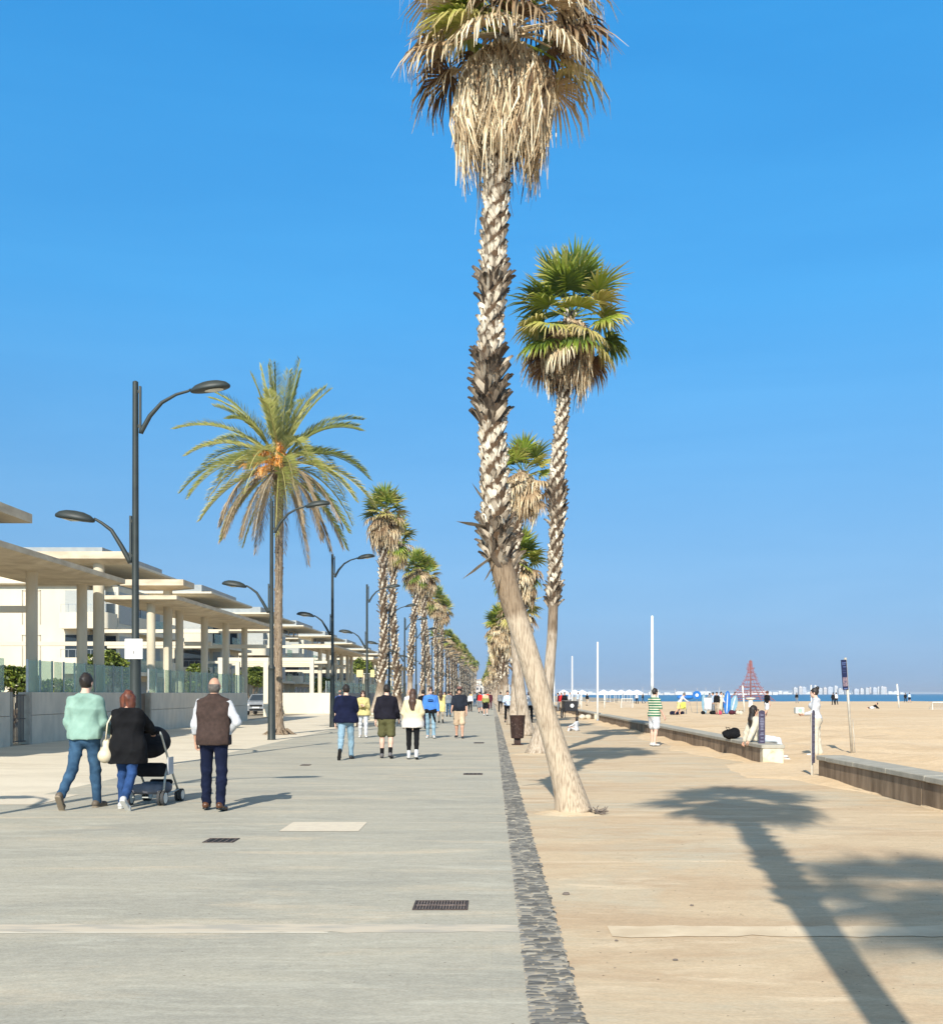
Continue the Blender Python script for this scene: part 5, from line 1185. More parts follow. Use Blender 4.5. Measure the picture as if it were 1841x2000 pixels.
person('woman with long brown hair, yellow top over a white shirt, black leggings', x, y, head=0, hgt=1.66, leg=((4, 6, 1), (-6, 12, 1)), foot=(0, 12), arm=((2, 14, 20), (4, 14, 40)), top=split_cloth('yellow_and_white', (.64, .53, .33), .98, (.62, .57, .52)), sleeve=.45, bottom=('leggings', BLK), shoes=WHITE_SH, socks=WHT, hair=HAIR_B, hairstyle='long', female=True, build=1.05, loose=.022, topz=-.16, res=.014)
# --- facing the camera
FC = 180
x, y = at_(709, 1441)
person('woman in a pale yellow hoodie, white trousers and sunglasses, arms folded', x, y, head=FC + 4, hgt=1.66, leg=((8, 8), (-8, 10)), foot=(0, 12), arm=((18, 8, 95, 42), (16, 8, 88, 40)), top=cloth('yellow_hoodie', (.62, .52, .22)), bottom=('trousers', WHT), shoes=WHITE_SH, hair=HAIR_B, hairstyle='front', female=True, loose=.03, shades=True, res=.018, skin=SKIN_P, topz=-.12)
x, y = at_(841, 1442)
_, J9, T9, _, _, _, _ = person('man in a bright blue hooded top and light jeans, jacket tied at his waist', x, y, head=FC, hgt=1.77, leg=((8, 6), (-6, 10)), foot=(0, 10), arm=((0, 11, 22), (4, 11, 18)), top=cloth('blue_hoodie', (.07, .22, .62)), bottom=('jeans', JEANSL), shoes=WHITE_SH, hair=HAIR_B, build=1.08, loose=.018, shades=True, res=.018, skin=SKIN_P, topz=-.02)
t9 = bpy.context.scene.objects[-1] if False else J9
pr = [o for o in C.objects if o.get('label', '').startswith('man in a bright blue hooded')][0]
b = MB(); b.bbox(-.085, .085, .150, .166, 1.27, 1.345, .004); ch = b.build('chest_print', NAVY, pr)
b = MB(); 
for i in range(5): b.box(-.066 + i * .028, -.050 + i * .028, .166, .168, 1.29, 1.325)
b.build('print_letters', cloth('blue_hoodie', (.07, .22, .62)), ch)
leftover('tied_jacket', pr, lambda F: (F.cone((-.12, .02, .97), (.12, .02, .97), .125, .125, .04, 1.0), F.cone((-.06, .13, .93), (-.16, .11, .58), .05, .03, .03), F.cone((.04, .14, .92), (.02, .12, .70), .04, .03, .03), F.cut((0, 0, 1), (0, 0, 1.02)), F.ripple(.006, 30, 1)), BLK, (-.4, -.3, .45), (.4, .35, 1.15), .016)
x, y = at_(897, 1442)
_, J10, *_ = person('man in a dark polo shirt, cap and beige shorts, walking towards the camera', x, y, head=FC - 3, hgt=1.77, leg=((14, 14), (-8, 6)), foot=(10, 0), arm=((4, 10, 18), (18, 9, 32)), top=cloth('dark_polo', (.018, .022, .032)), sleeve=.42, bottom=('shorts', cloth('beige', (.58, .43, .29))), legl=.5, bare_leg=True, shoes=BLACK_SH, hair=HAIR_D, build=1.1, loose=.015, shades=True, res=.018)
pr = [o for o in C.objects if o.get('label', '').startswith('man in a dark polo')][0]
leftover('cap', pr, lambda F: (F.ell((0, .03, 1.72), (.088, .105, .075), .01), F.cut((0, 0, -1), (0, 0, 1.70)), F.ell((0, .14, 1.705), (.065, .07, .012), .008)), M('cap_cloth', (.20, .10, .08), rough=.8), (-.2, -.2, 1.6), (.2, .3, 1.9), .012)
# --- farther figures on the paving
def far(label, px, py, hgt=1.72, head=0, top=WHT, bottom=None, hair=HAIR_D, style='short', d=None, res=.026, **kw):
    if d: x, y = P(px, d), d
    else: x, y = at_(px, py)
    return person(label, x, y, head=head, hgt=hgt, top=top, bottom=bottom or ('trousers', BLK), shoes=kw.pop('shoes', BLACK_SH), hair=hair, hairstyle=style, res=res, fing=False, **kw)
RED = cloth('red', (.62, .03, .03)); GRN = cloth('olive_green', (.18, .20, .08)); PLUM = cloth('plum', (.08, .02, .03)); GREY = cloth('grey', (.20, .22, .24)); LBL = cloth('light_blue', (.50, .62, .80)); YEL = cloth('yellow', (.75, .62, .25)); SAND_C = cloth('stone', (.45, .36, .26))
far('bald man in a blue shirt behind the third lamp post', 664, 1422, top=cloth('mid_blue', (.06, .12, .35)), hair=HAIR_G, style='bald', bottom=('trousers', GREY))
far('person in white behind the woman with long hair', 800, 1430, head=180, top=WHT, hair=HAIR_G, style='bald', bottom=('trousers', SAND_C))
far('man with a dark cap between the white shirt and the blue hooded top', 826, 1424, top=BLK, bottom=('jeans', JEANS2))
far('woman in a yellow dress partly behind the blue hooded top', 861, 1412, top=YEL, topz=-.35, bottom=('leggings', SAND_C), hair=HAIR_B, style='long', female=True)
far('person in a dark jacket and blue jeans beside the man in the cap', 876, 1400, top=GREY, bottom=('jeans', JEANS), hair=HAIR_D, leg=((14, 8), (-14, 14)), foot=(0, 20), hgt=1.74)
far('woman in a red top walking near the cobble strip', 938, 1393, top=RED, bottom=('shorts', GREY), legl=.5, bare_leg=True, female=True, hair=HAIR_D)
far('person in an olive top and black shorts near the cobble strip', 948, 1398, top=split_cloth('peach_olive', (.66, .42, .26), 1.25, (.24, .25, .08)), bottom=('shorts', BLK), legl=.42, bare_leg=True, shoes=WHITE_SH, leg=((10, 4), (-10, 16)), foot=(0, 20))
far('person in dark plum clothes beside the olive top', 957, 1386, top=PLUM, bottom=('trousers', PLUM))
r_ = random.Random(21)
FG = 'tiny walkers in the distance on the promenade'
tops = [(WHT, 'white'), (BLK, 'black'), (RED, 'red'), (GREY, 'grey'), (LBL, 'light blue'), (YEL, 'yellow'), (PLUM, 'plum')]
place = ['in front of the left palm trunks', 'close to the vanishing point', 'near the middle of the paving', 'just left of the cobble strip']
for i in range(15):
    d = 95 + i * 13; px = 918 + (i * 17 % 42); m_, nm = tops[i % 7]
    far('tiny far walker in %s %s%s' % (nm, place[(i * 3 + i // 7) % 4], ', farther off' if i > 7 else ''), px, 0, d=d, top=m_, bottom=('trousers', [BLK, GREY, SAND_C, JEANS][i % 4]), hgt=r_.uniform(1.6, 1.8), head=r_.choice([0, 180]), res=.04, group=FG)
for i in range(5):
    d = 82 + i * 7; px = [892, 868, 846, 880, 860][i]
    far('far walker in %s among the left palms, %s' % (['black', 'yellow', 'grey', 'plum', 'red'][i], ['nearest', 'second', 'third', 'fourth', 'farthest'][i]), px, 0, d=d, top=[BLK, YEL, GREY, PLUM, RED][i], bottom=('trousers', [JEANS, WHT, BLK, GREY, BLK][i]), head=180 * (i % 2), res=.035, group=FG)
# --- right of the cobble strip
far('man in a pale blue shirt and black trousers standing left of the palm trunks', 991, 1411, top=LBL, bottom=('trousers', BLK), hgt=1.72, arm=((20, 12, 70, 30), (20, 12, 70, 30)), head=180, res=.02)
far('man in grey and dark trousers just beyond the pale blue shirt', 977, 1391, top=GREY, bottom=('trousers', BLK))
far('man in black seen between two palm trunks', 1006, 1398, top=BLK, bottom=('trousers', BLK), hgt=1.75)
far('woman in a white sleeveless top and black trousers behind the leaning trunk', 1034, 1411, top=WHT, bottom=('trousers', BLK), female=True, hair=HAIR_R, style='bob', res=.02)
x, y = at_(1125, 1428)
def seated(label, x, y, z, head, top, bottom, hair, style, hgt, lean, leg, foot, arm, shoes, res, **kw):
    r_ = person(label, x, y, head=head, hgt=hgt, sit=.11, torso_lean=lean, leg=leg, foot=foot, arm=arm, top=top, bottom=bottom, shoes=shoes, hair=hair, hairstyle=style, res=res, fing=False, **kw)
    r_[0].location.z = z; return r_
seated('small dark haired child in white sitting on the walkway by the palm shadows', x, y, 0, 62, WHT, ('trousers', WHT), HAIR_D, 'bob', 1.12, -4, ((112, 92, 6), (108, 96, 8)), (10, 10), ((50, 10, 20), (40, 10, 25)), WHITE_SH, .018)
x, y = at_(1277, 1457)
person('boy in a green and white striped T-shirt and white shorts, looking towards the beach', x, y, head=-52, hgt=1.72, leg=((6, 8, 3), (-6, 4, 3)), foot=(0, 0), arm=((18, 6, 20), (10, 8, 22)), top=cloth('green_stripes', (.02, .14, .075), stripe=(.075, .042, (.60, .56, .42))), sleeve=.42, bottom=('shorts', WHT), legl=.40, bare_leg=True, shoes=WHITE_SH, hair=HAIR_D, loose=.008, topz=-.05, res=.014, skin=SKIN_P)
# woman sitting on the wall end, leaning back on one hand
seated('woman with long dark hair in cream top and pale jeans, sitting on the wall', 6.20, 25.6, .40, -80, CREAM, ('jeans', cloth('bleached_jeans', (.60, .66, .70), (.45, .52, .58))), HAIR_D, 'long', 1.70, -13, ((88, 62, 4), (86, 74, 8)), (0, 0), ((-22, 8, 6), (-30, 12, 4)), WHITE_SH, .016, female=True, shades=True, loose=.02)
bg_ = empty('backpack', (P(1427, 27.3), 27.3, .43), 'black bag lying on the low wall behind the seated woman', 'bag')
leftover('bag', bg_, lambda F: (F.ell((0, 0, .12), (.22, .17, .13), .02), F.ell((.1, .02, .16), (.12, .12, .12), .04), F.ripple(.01, 20, 3)), BLK, (-.35, -.3, -.01), (.35, .3, .4), .015)
b = MB(); b.tube([(-.1, -.1, .2), (-.16, -.12, .3), (-.05, -.1, .27)], .012, 5); b.build('strap', BLK, bg_)
# woman with a bun beyond the gap
x = P(1592, 27.5)
person('woman in white with her hair in a bun, standing on the sand holding a box', x, 27.5, head=70, hgt=1.70, leg=((2, 2, 2), (-3, 4, 2)), foot=(0, 0), arm=((6, 4, 76, 10), (10, 4, 70, 10)), top=WHT, sleeve=.9, bottom=('wide', CREAM), shoes=WHITE_SH, hair=HAIR_D, hairstyle='bun', female=True, res=.015, skin=SKIN_P, topz=.03, loose=.01)
bx = empty('picnic_box', (x - .37, 27.62, 1.06), 'small cream box held in the hands of the woman with the bun', 'box')
b = MB(); b.bbox(-.12, .10, -.09, .09, -.01, .15, .012); b.build('carton', M('cream_card', (.66, .66, .58), rough=.6), bx)
b = MB(); b.lathe([(.055, 0), (.055, .004)], 16); o = b.build('round_mark', M('pale_green_print', (.35, .52, .42)), bx); o.rotation_euler[0] = R(90); o.location = (-.01, -.09, .07)
# walkers and bathers on the sand
def sand_person(label, px, d, **kw): return far(label, px, 0, d=d, **kw)
sand_person('person in black top and pale shorts standing on the sand behind the seated woman', 1497, 70, hgt=1.74, head=-60, top=BLK, sleeve=.45, bottom=('shorts', WHT), legl=.42, bare_leg=True, hair=HAIR_R, res=.025)
sand_person('person in black of the pair far off by the sea', 1626, 150, top=BLK, bottom=('trousers', BLK), res=.04)
sand_person('person in white of the pair far off by the sea', 1632, 151, top=WHT, bottom=('trousers', BLK), res=.04)
sand_person('dark figure by the waterline left of the far white post', 1555, 175, top=BLK, bottom=('trousers', GREY), res=.04)
sand_person('far bather in pale blue at the waterline', 1775, 190, top=LBL, bottom=('shorts', BLK), legl=.4, bare_leg=True, res=.04)
sand_person('dark figure at the waterline right of the far white post', 1767, 195, top=BLK, bottom=('trousers', BLK), res=.04)
sand_person('figure in white bending beside the yellow bucket chair on the sand', 1326, 78, hgt=1.7, head=-90, torso_lean=28, top=WHT, bottom=('shorts', YEL), legl=.45, bare_leg=True, arm=((50, 8, 10), (46, 8, 12)), res=.025, hair=HAIR_G)
seated('person in black lying back on the sand beyond the tall sign', P(1702, 110), 110, 0, 90, BLK, ('shorts', BLK), HAIR_D, 'short', 1.7, -50, ((92, 30), (92, 50)), (0, 0), ((-40, 10, 0), (-40, 10, 0)), BLACK_SH, .035, legl=.4, bare_leg=True)
for i in range(16):
    px = [1062, 1078, 1090, 1096, 1102, 1112, 1128, 1146, 1243, 1255, 1392, 1399, 1407, 1434, 1412, 1385][i]; d = [60, 130, 96, 92, 88, 120, 125, 140, 170, 175, 82, 80, 84, 120, 118, 100][i]; nm = ['white', 'grey', 'plum', 'red', 'black', 'white', 'light blue', 'black', 'white', 'black', 'light blue', 'black', 'white', 'plum', 'yellow', 'grey'][i]
    mt = dict(white=WHT, grey=GREY, plum=PLUM, red=RED, black=BLK, yellow=YEL); mt['light blue'] = LBL
    where = ['just right of the second palm trunk', 'left of the third white mast', 'behind the cargo cart, leftmost of the knot', 'in the knot behind the cargo cart', 'behind the cargo cart, rightmost of the knot', 'near the white tents, behind the third mast', 'near the white tents', 'in front of the tents, by the second mast', 'by the far tents, left of the boy', 'at the right end of the tents', 'beside the white towels', 'between the towels and the blue board', 'beside the blue board', 'in front of the red climbing net', 'far behind the boards', 'left of the towels'][i]
    sand_person('distant person in %s %s' % (nm, where), px, d, top=mt[nm], bottom=('trousers', [BLK, JEANS, GREY, SAND_C][i % 4]), hgt=1.6 + .02 * (i % 7), head=i * 47, res=.035, group='distant people on the beach')
# ================================================================ STREET AND BEACH THINGS
def litter_bin(px, py):
    x, y = at_(px, py)
    t = empty('litter_bin', (x, y, 0), 'brown perforated metal litter bin between the cobble strip and the palms', 'litter bin')
    br = M('bin_brown', (.055, .028, .022), (.035, .02, .016), rough=.5, scale=8, metal=.3)
    b = MB(); b.lathe([(.16, .20), (.19, .22), (.235, .86), (.245, .90), (.225, .90), (.215, .87)], 20); smooth_angle(b.build('drum', br, t))
    b = MB(); r = random.Random(5)
    for i in range(130):
        a = r.uniform(0, 6.28); z = r.uniform(.27, .82); rr = .19 + .045 * (z - .22) / .64 + .003; s_ = r.uniform(.008, .018)
        n_ = V(math.cos(a), math.sin(a), 0); tn = V(-n_.y, n_.x, 0); p = n_ * rr + V(0, 0, z)
        b.add([p - tn * s_, p - V(0, 0, s_), p + tn * s_, p + V(0, 0, s_)], [(0, 1, 2, 3)])
    b.build('perforations', M('bin_hole', (.16, .11, .085)), t, autofix=False)
    b = MB(); b.bbox(-.10, .10, -.07, .07, .03, .22, .01); b.build('foot', br, t)
    b = MB(); b.bbox(-.17, .17, -.12, .12, 0, .03, .008); b.build('base_plate', br, t)
litter_bin(1010, 1455)
def cart():
    x, y = P(1112, 70), 70.0
    t = empty('cargo_cart', (x, y, 0), 'black cargo tricycle box parked on the walkway beside the low wall', 'cargo bike', rz=R(8))
    bk = M('cart_black', (.02, .018, .02), rough=.5)
    b = MB(); b.bbox(-.42, .42, -.5, .5, .45, 1.08, .02); b.build('box', bk, t)
    b = MB(); b.bbox(-.46, .46, -.54, .54, 1.082, 1.11, .008); b.build('lid', M('cart_lid', (.30, .27, .24)), t)
    b = MB(); b.lathe([(.12, 0), (.12, .004)], 16); o = b.build('round_emblem', WHITE, t); o.rotation_euler[0] = R(90); o.location = (.05, -.503, .80)
    b = MB()
    b.tube([(-.4, -.45, .46), (-.4, -.45, .05)], .02, 6); b.build('leg', bk, t); b = MB(); b.tube([(.4, -.45, .46), (.4, -.45, .05)], .02, 6); b.build('leg', bk, t)
    for sx, yy, rr in ((-.5, .1, .30), (.5, .1, .30), (-.25, 1.15, .32)):
        w_ = MB(); n = 24; ring = [(sx, yy + rr * math.cos(a), rr + rr * math.sin(a)) for a in [i * 2 * math.pi / n for i in range(n + 1)]]; w_.tube(ring, .022, 6, cap=False)
        wo = w_.build('wheel', bk, t, smooth=True)
        w_ = MB()
        for i in range(8): a = i * math.pi / 4; w_.tube([(sx, yy, rr), (sx, yy + rr * math.cos(a), rr + rr * math.sin(a))], .005, 3)
        w_.build('spokes', STEEL, wo)
    b = MB(); b.tube([(0, .5, .5), (-.15, .9, .45), (-.25, 1.15, .32)], .025, 6); b.tube([(-.18, .95, .45), (-.2, .9, .95)], .02, 6); b.tube([(-.45, .75, 1.12), (.1, .75, 1.12)], .016, 6); b.tube([(0, .5, .5), (-.15, .75, 1.12)], .02, 6); b.build('frame', bk, t, smooth=True)
    b = MB(); b.bbox(-.3, -.1, .8, 1.02, .95, 1.02, .02); b.build('saddle', bk, t)
cart()
def car():
    x, y = P(512, 82), 82.0
    t = empty('parked_car', (x, y, 0), 'silver car parked facing the camera between the garden walls', 'car')
    pt = M('silver_paint', (.42, .45, .48), rough=.25, metal=.6, spec=.6)
    prof = [(-2.0, .30), (2.1, .30), (2.12, .75), (1.95, .98), (1.2, 1.02), (.55, 1.52), (-1.3, 1.56), (-1.95, 1.05), (-2.05, .7)]
    b = MB(); W = .86
    def ring(x_, ins): return [(x_, -a, c if c < 1.1 else c) for a, c in prof]
    vs = []; 
    for xx, ins in ((-W, .0), (-W + .05, 0), (W - .05, 0), (W, 0)):
        for a, c in prof:
            sx = xx * (1 - max(0, c - .95) * .32); q = .03 if abs(xx) == W else 0
            vs.append((sx, -a * (1 - q), c - q * (1 if c > .9 else -1)))
    n = len(prof); fs = [tuple(range(n)), tuple(range(4 * n - 1, 3 * n - 1, -1))]
    for k in range(3):
        for i in range(n): j = (i + 1) % n; fs.append((k * n + i, k * n + n + i, k * n + n + j, k * n + j))
    b.add(vs, fs); smooth_angle(b.build('body', pt, t), 30)
    b = MB(); b.add([(-.70, -1.17, 1.055), (.70, -1.17, 1.055), (.60, -.63, 1.47), (-.60, -.63, 1.47)], [(0, 1, 2, 3)]); b.build('windscreen', DARKGL, t)
    b = MB(); b.bbox(-.45, .45, -2.16, -2.10, .62, .76, .02); gr = b.build('grille', BLACKP, t)
    b = MB(); b.bbox(-.5, .5, -2.15, -2.09, .33, .46, .02); b.build('lower_intake', BLACKP, t)
    for sx in (-1, 1):
        b = MB(); b.bbox(min(sx * .50, sx * .80), max(sx * .50, sx * .80), -2.14, -2.02, .66, .82, .03); b.build('headlight', M('headlight', (.75, .76, .76), rough=.1), t)
        b = MB(); b.bbox(min(sx * .84, sx * 1.02), max(sx * .84, sx * 1.02), -.95, -.8, 1.0, 1.13, .03); b.build('mirror', pt, t)
        for yy in (-1.35, 1.3):
            b = MB(); b.tube([(sx * .68, yy, .32), (sx * .885, yy, .32)], .32, 20); wo = b.build('wheel', M('tyre', (.05, .05, .05)), t)
            b = MB(); b.tube([(sx * .8, yy, .32), (sx * .892, yy, .32)], .2, 14); b.build('rim', STEEL, wo)
    b = MB(); b.bbox(-.26, .26, -2.175, -2.162, .5, .6, .003); b.build('number_plate', WHITE, t)
    b = MB(); b.bbox(-.6, -.56, -.6, 1.1, 1.57, 1.62, .005); b.build('roof_rail', BLACKP, t); b = MB(); b.bbox(.56, .6, -.6, 1.1, 1.57, 1.62, .005); b.build('roof_rail', BLACKP, t)
car()
# stone benches / seats along the paving on the left
SW = M('white_post_paint', (.72, .70, .62), (.62, .60, .54), rough=.6)
def volley(px, d, h, tilt, label, r=.05):
    t = empty('net_post', (P(px, d), d, 0), label, 'post', 'white net posts on the sand'); t.rotation_euler[1] = R(tilt)
    b = MB(); b.tube([(0, 0, -.1), (0, 0, h)], r, 10); b.lathe([(r + .02, h), (r + .02, h + .04), (r * .5, h + .06)], 10); b.build('post', SW, t, smooth=True)
    b = MB(); b.bbox(-r * 1.5, r * 1.5, -r * 1.5, r * 1.5, h * .55, h * .55 + .08, .01); b.build('clamp', STEEL, t)
volley(1584, 95, 2.25, -1, 'white net post left of the woman with the bun', .06)
volley(1453, 95, 2.2, -4, 'white net post left of the seated woman', .06)
volley(1755, 112, 2.5, -5, 'white net post leaning at the far right of the sand', .08)
volley(1284, 110, 1.9, 0, 'white net post just right of the head of the striped boy', .07)
volley(1135, 105, 1.6, 0, 'short white net post right of the third mast', .06)
volley(1180, 112, 1.5, 0, 'short white net post right of the second mast', .06)
t = empty('beach_pillar', (P(1465, 125), 125, 0), 'short white flared pillar on the sand behind the seated woman', 'pillar')
b = MB(); b.lathe([(.30, 0), (.26, .3), (.26, .85), (.55, 1.0), (.55, 1.1)], 16); b.build('column', SW, t, smooth=False)
b = MB(); b.lathe([(.5, 1.1), (.5, 1.13), (.1, 1.16)], 16); b.build('cap', STEEL, t)
def goal(px0, px1, d, h, label):
    x0, x1 = P(px0, d), P(px1, d); t = empty('goal_frame', (x0, d, 0), label, 'goal', 'small white goal frames on the sand'); w_ = x1 - x0
    b = MB(); b.tube([(0, 0, 0), (0, 0, h), (w_, 0, h), (w_, 0, 0)], .05, 6); b.build('front_frame', SW, t)
    b = MB(); b.tube([(0, 0, h), (0, 1.0, 0), (w_, 1.0, 0), (w_, 0, h)], .03, 6); b.tube([(0, 0, .03), (0, 1, .03)], .03, 6); b.tube([(w_, 0, .03), (w_, 1, .03)], .03, 6); b.build('back_frame', SW, t)
    b = MB(); n = 8
    for i in range(1, n): u = i / n; b.tube([(w_ * u, 0, h), (w_ * u, 1.0, .02)], .008, 3); b.tube([(0, u, h * (1 - u)), (w_, u, h * (1 - u))], .008, 3)
    b.build('net', WHT, t)
goal(1213, 1235, 120, 1.0, 'white goal frame on the sand under the tents')
goal(1820, 1862, 102, .75, 'white frame lying at the right edge of the sand')
goal(1118, 1132, 150, 1.3, 'distant white goal frame between the two farther masts')
# kite / board school: boards on racks, towels, disc
def board(px, d, h, w_, mat, label, lean=6, z=.05, rz=0, cat='board', name='surfboard'):
    t = empty(name, (P(px, d), d, z), label, cat, None, rz=R(rz)); t.rotation_euler[1] = R(lean)
    b = MB(); n = 14; pr = []
    for i in range(n + 1): u = i / n; pr.append((w_ / 2 * math.sin(math.pi * min(1, .04 + u * .96)) ** .55, h * u))
    poly = pr + [(-a, c) for a, c in reversed(pr)]
    b.prism(poly, -.035, .035); b.build('deck', mat, t)
    b = MB(); b.prism([(a * .12, c * .9 + .05) for a, c in pr] + [(-a * .12, c * .9 + .05) for a, c in reversed(pr)], -.041, -.036); b.build('stripe', WHITE, t)
    return t
BLU = M('board_blue', (.02, .16, .48), (.015, .11, .36), rough=.35); LB = M('board_sky', (.20, .36, .46), rough=.35)
board(1418, 84, 1.75, .55, BLU, 'deep blue board standing upright right of the towels', 3)
board(1427, 84.6, 1.45, .6, LB, 'sky blue board leaning behind the upright deep blue board', 14)
board(1376, 84.5, 1.5, .4, LB, 'narrow sky blue board at the left of the towels', -4)
t = empty('blue_disc', (P(1360, 84), 84, 1.45), 'large bright blue round float held up on a thin pole', 'float')
b = MB(); b.tube([(0, -.06, 0), (0, .06, 0)], .32, 28); b.build('disc', BLU, t)
b = MB(); b.tube([(.0, -.075, 0), (.0, -.065, 0)], .12, 16); b.build('centre_mark', WHITE, t)
b = MB(); b.tube([(0, 0, -.1), (.03, 0, -1.45)], .025, 6); b.build('pole', STEEL, t)
t = empty('long_float', (P(1345, 86), 86, 1.25), 'long blue float lying on its rack beside the round float', 'float')
b = MB(); b.tube([(-.95, 0, .02), (-.8, 0, .02), (.1, 0, .02), (.3, 0, .02)], [.05, .17, .17, .08], 12); b.build('float_body', BLU, t, smooth=True)
for dx in (-.6, 0): b = MB(); b.tube([(dx - .25, 0, -1.25), (dx, 0, -.12), (dx + .25, 0, -1.25)], .02, 5); b.build('rack_leg', STEEL, t)
def towel(px, d, w_, h, mat, label):
    t = empty('hanging_towel', (P(px, d), d, 0), label, 'towel', 'cloths drying on the rack')
    b = MB(); n = 10
    for j in range(6):
        for i in range(n + 1):
            u = i / n; b.v.append((w_ * (u - .5) * (1 + .12 * (1 - j / 5)), .05 * math.sin(u * 14 + j) * (1.2 - j / 5), .3 + (h - .3) * j / 5)); b.t.append(.5)
    for j in range(5):
        for i in range(n): b.f.append((j * (n + 1) + i, j * (n + 1) + i + 1, (j + 1) * (n + 1) + i + 1, (j + 1) * (n + 1) + i))
    o = b.build('cloth', mat, t, smooth=True, autofix=False); so_ = o.modifiers.new('thickness', 'SOLIDIFY'); so_.thickness = .015
    b = MB(); b.tube([(-w_ / 2 - .05, 0, h + .01), (w_ / 2 + .05, 0, h + .01)], .018, 6); b.build('rail', STEEL, t)
    for sx in (-1, 1): b = MB(); b.tube([(sx * w_ / 2, 0, h + .35), (sx * w_ / 2, 0, 0)], .016, 5); b.build('upright', STEEL, t)
towel(1382, 82, .55, 1.25, WHT, 'white cloth hanging on the rack left of the dark one')
towel(1394, 82.5, .36, 1.15, cloth('dark_green', (.02, .045, .03)), 'dark green cloth hanging between the white ones')
towel(1404.5, 82.2, .42, 1.3, CREAM, 'cream cloth hanging beside the upright blue board')
def heap(px, d, label, mat, sx=.4, name='gear_heap', cat='bags', h=.3):
    t = empty(name, (P(px, d), d, .02), label, cat)
    r = random.Random(int(px))
    leftover('pile', t, lambda F: ([F.ell((r.uniform(-sx, sx), r.uniform(-.15, .15), h * .45), (r.uniform(.14, .24), .15, h * r.uniform(.4, .6)), .05) for _ in range(4)], F.ripple(.012, 18, 1)), mat, (-sx - .3, -.5, -.03), (sx + .3, .5, h + .3), .03)
    b = MB(); b.tube([(-.1, -.1, h * .7), (0, -.12, h + .05), (.1, -.1, h * .7)], .015, 5); b.build('strap', BLK, t)
heap(1322, 79, 'dark bags on the sand under the yellow chair', NAVY)
heap(1388, 81, 'pile of black gear on the sand below the towels', BLK, .6)
heap(1405, 80.5, 'red and pink bag at the foot of the cloth rack', cloth('pink', (.6, .08, .14)), .15)
heap(1434, 82, 'dark brown bag on the sand right of the boards', PLUM, .25)
heap(1443, 80, 'pale bag on the sand behind the seated woman', CREAM, .2)
heap(1703, 109, 'white bag beside the person lying on the sand', WHT, .12)
heap(1140, 66, 'pale sack lying on top of the low wall behind the cart', CREAM, .3)
t = empty('folding_chair', (P(1333, 79), 79.3, 0), 'yellow folding chair on the sand beside the bending figure', 'chair')
YC = M('yellow_canvas', (.78, .66, .10), rough=.7)
b = MB(); b.bbox(-.3, .3, -.25, .25, .44, .48, .01); b.build('seat', YC, t)
b = MB(); b.bbox(-.3, .3, .25, .29, .50, .95, .01); b.build('backrest', YC, t)
for sx in (-.28, .28):
    for a in ((-.22, .3), (.22, -.3)): b = MB(); b.tube([(sx, a[0], .45), (sx, a[1], 0)], .015, 5); b.build('leg', STEEL, t)
# white tents
TENT = M('tent_white', (.78, .78, .78), (.70, .70, .72), rough=.7)
for i, px in enumerate((1100, 1122, 1136, 1178, 1195, 1212, 1228, 1243)):
    d = 185 + (i % 3) * 4; t = empty('beach_tent', (P(px, d), d, 0), '%s of the white peaked tents in the row by the sea, counted from the left' % ['first', 'second', 'third', 'fourth', 'fifth', 'sixth', 'seventh', 'eighth'][i], 'tent', 'white peaked tents by the sea')
    b = MB(); s_ = 1.05; b.add([(-s_, -1.2, 1.65), (s_, -1.2, 1.65), (s_, 1.2, 1.65), (-s_, 1.2, 1.65), (0, 0, 2.25), (-s_, -1.2, 1.45), (s_, -1.2, 1.45), (s_, 1.2, 1.45), (-s_, 1.2, 1.45)],
                                 [(0, 1, 4), (1, 2, 4), (2, 3, 4), (3, 0, 4), (0, 5, 6, 1), (1, 6, 7, 2), (2, 7, 8, 3), (3, 8, 5, 0)]); b.build('canopy', TENT, t)
    for sx in (-s_, s_):
        for sy in (-1.2, 1.2): b = MB(); b.tube([(sx * .97, sy * .97, 0), (sx * .97, sy * .97, 1.5)], .035, 5); b.build('pole', SW, t)
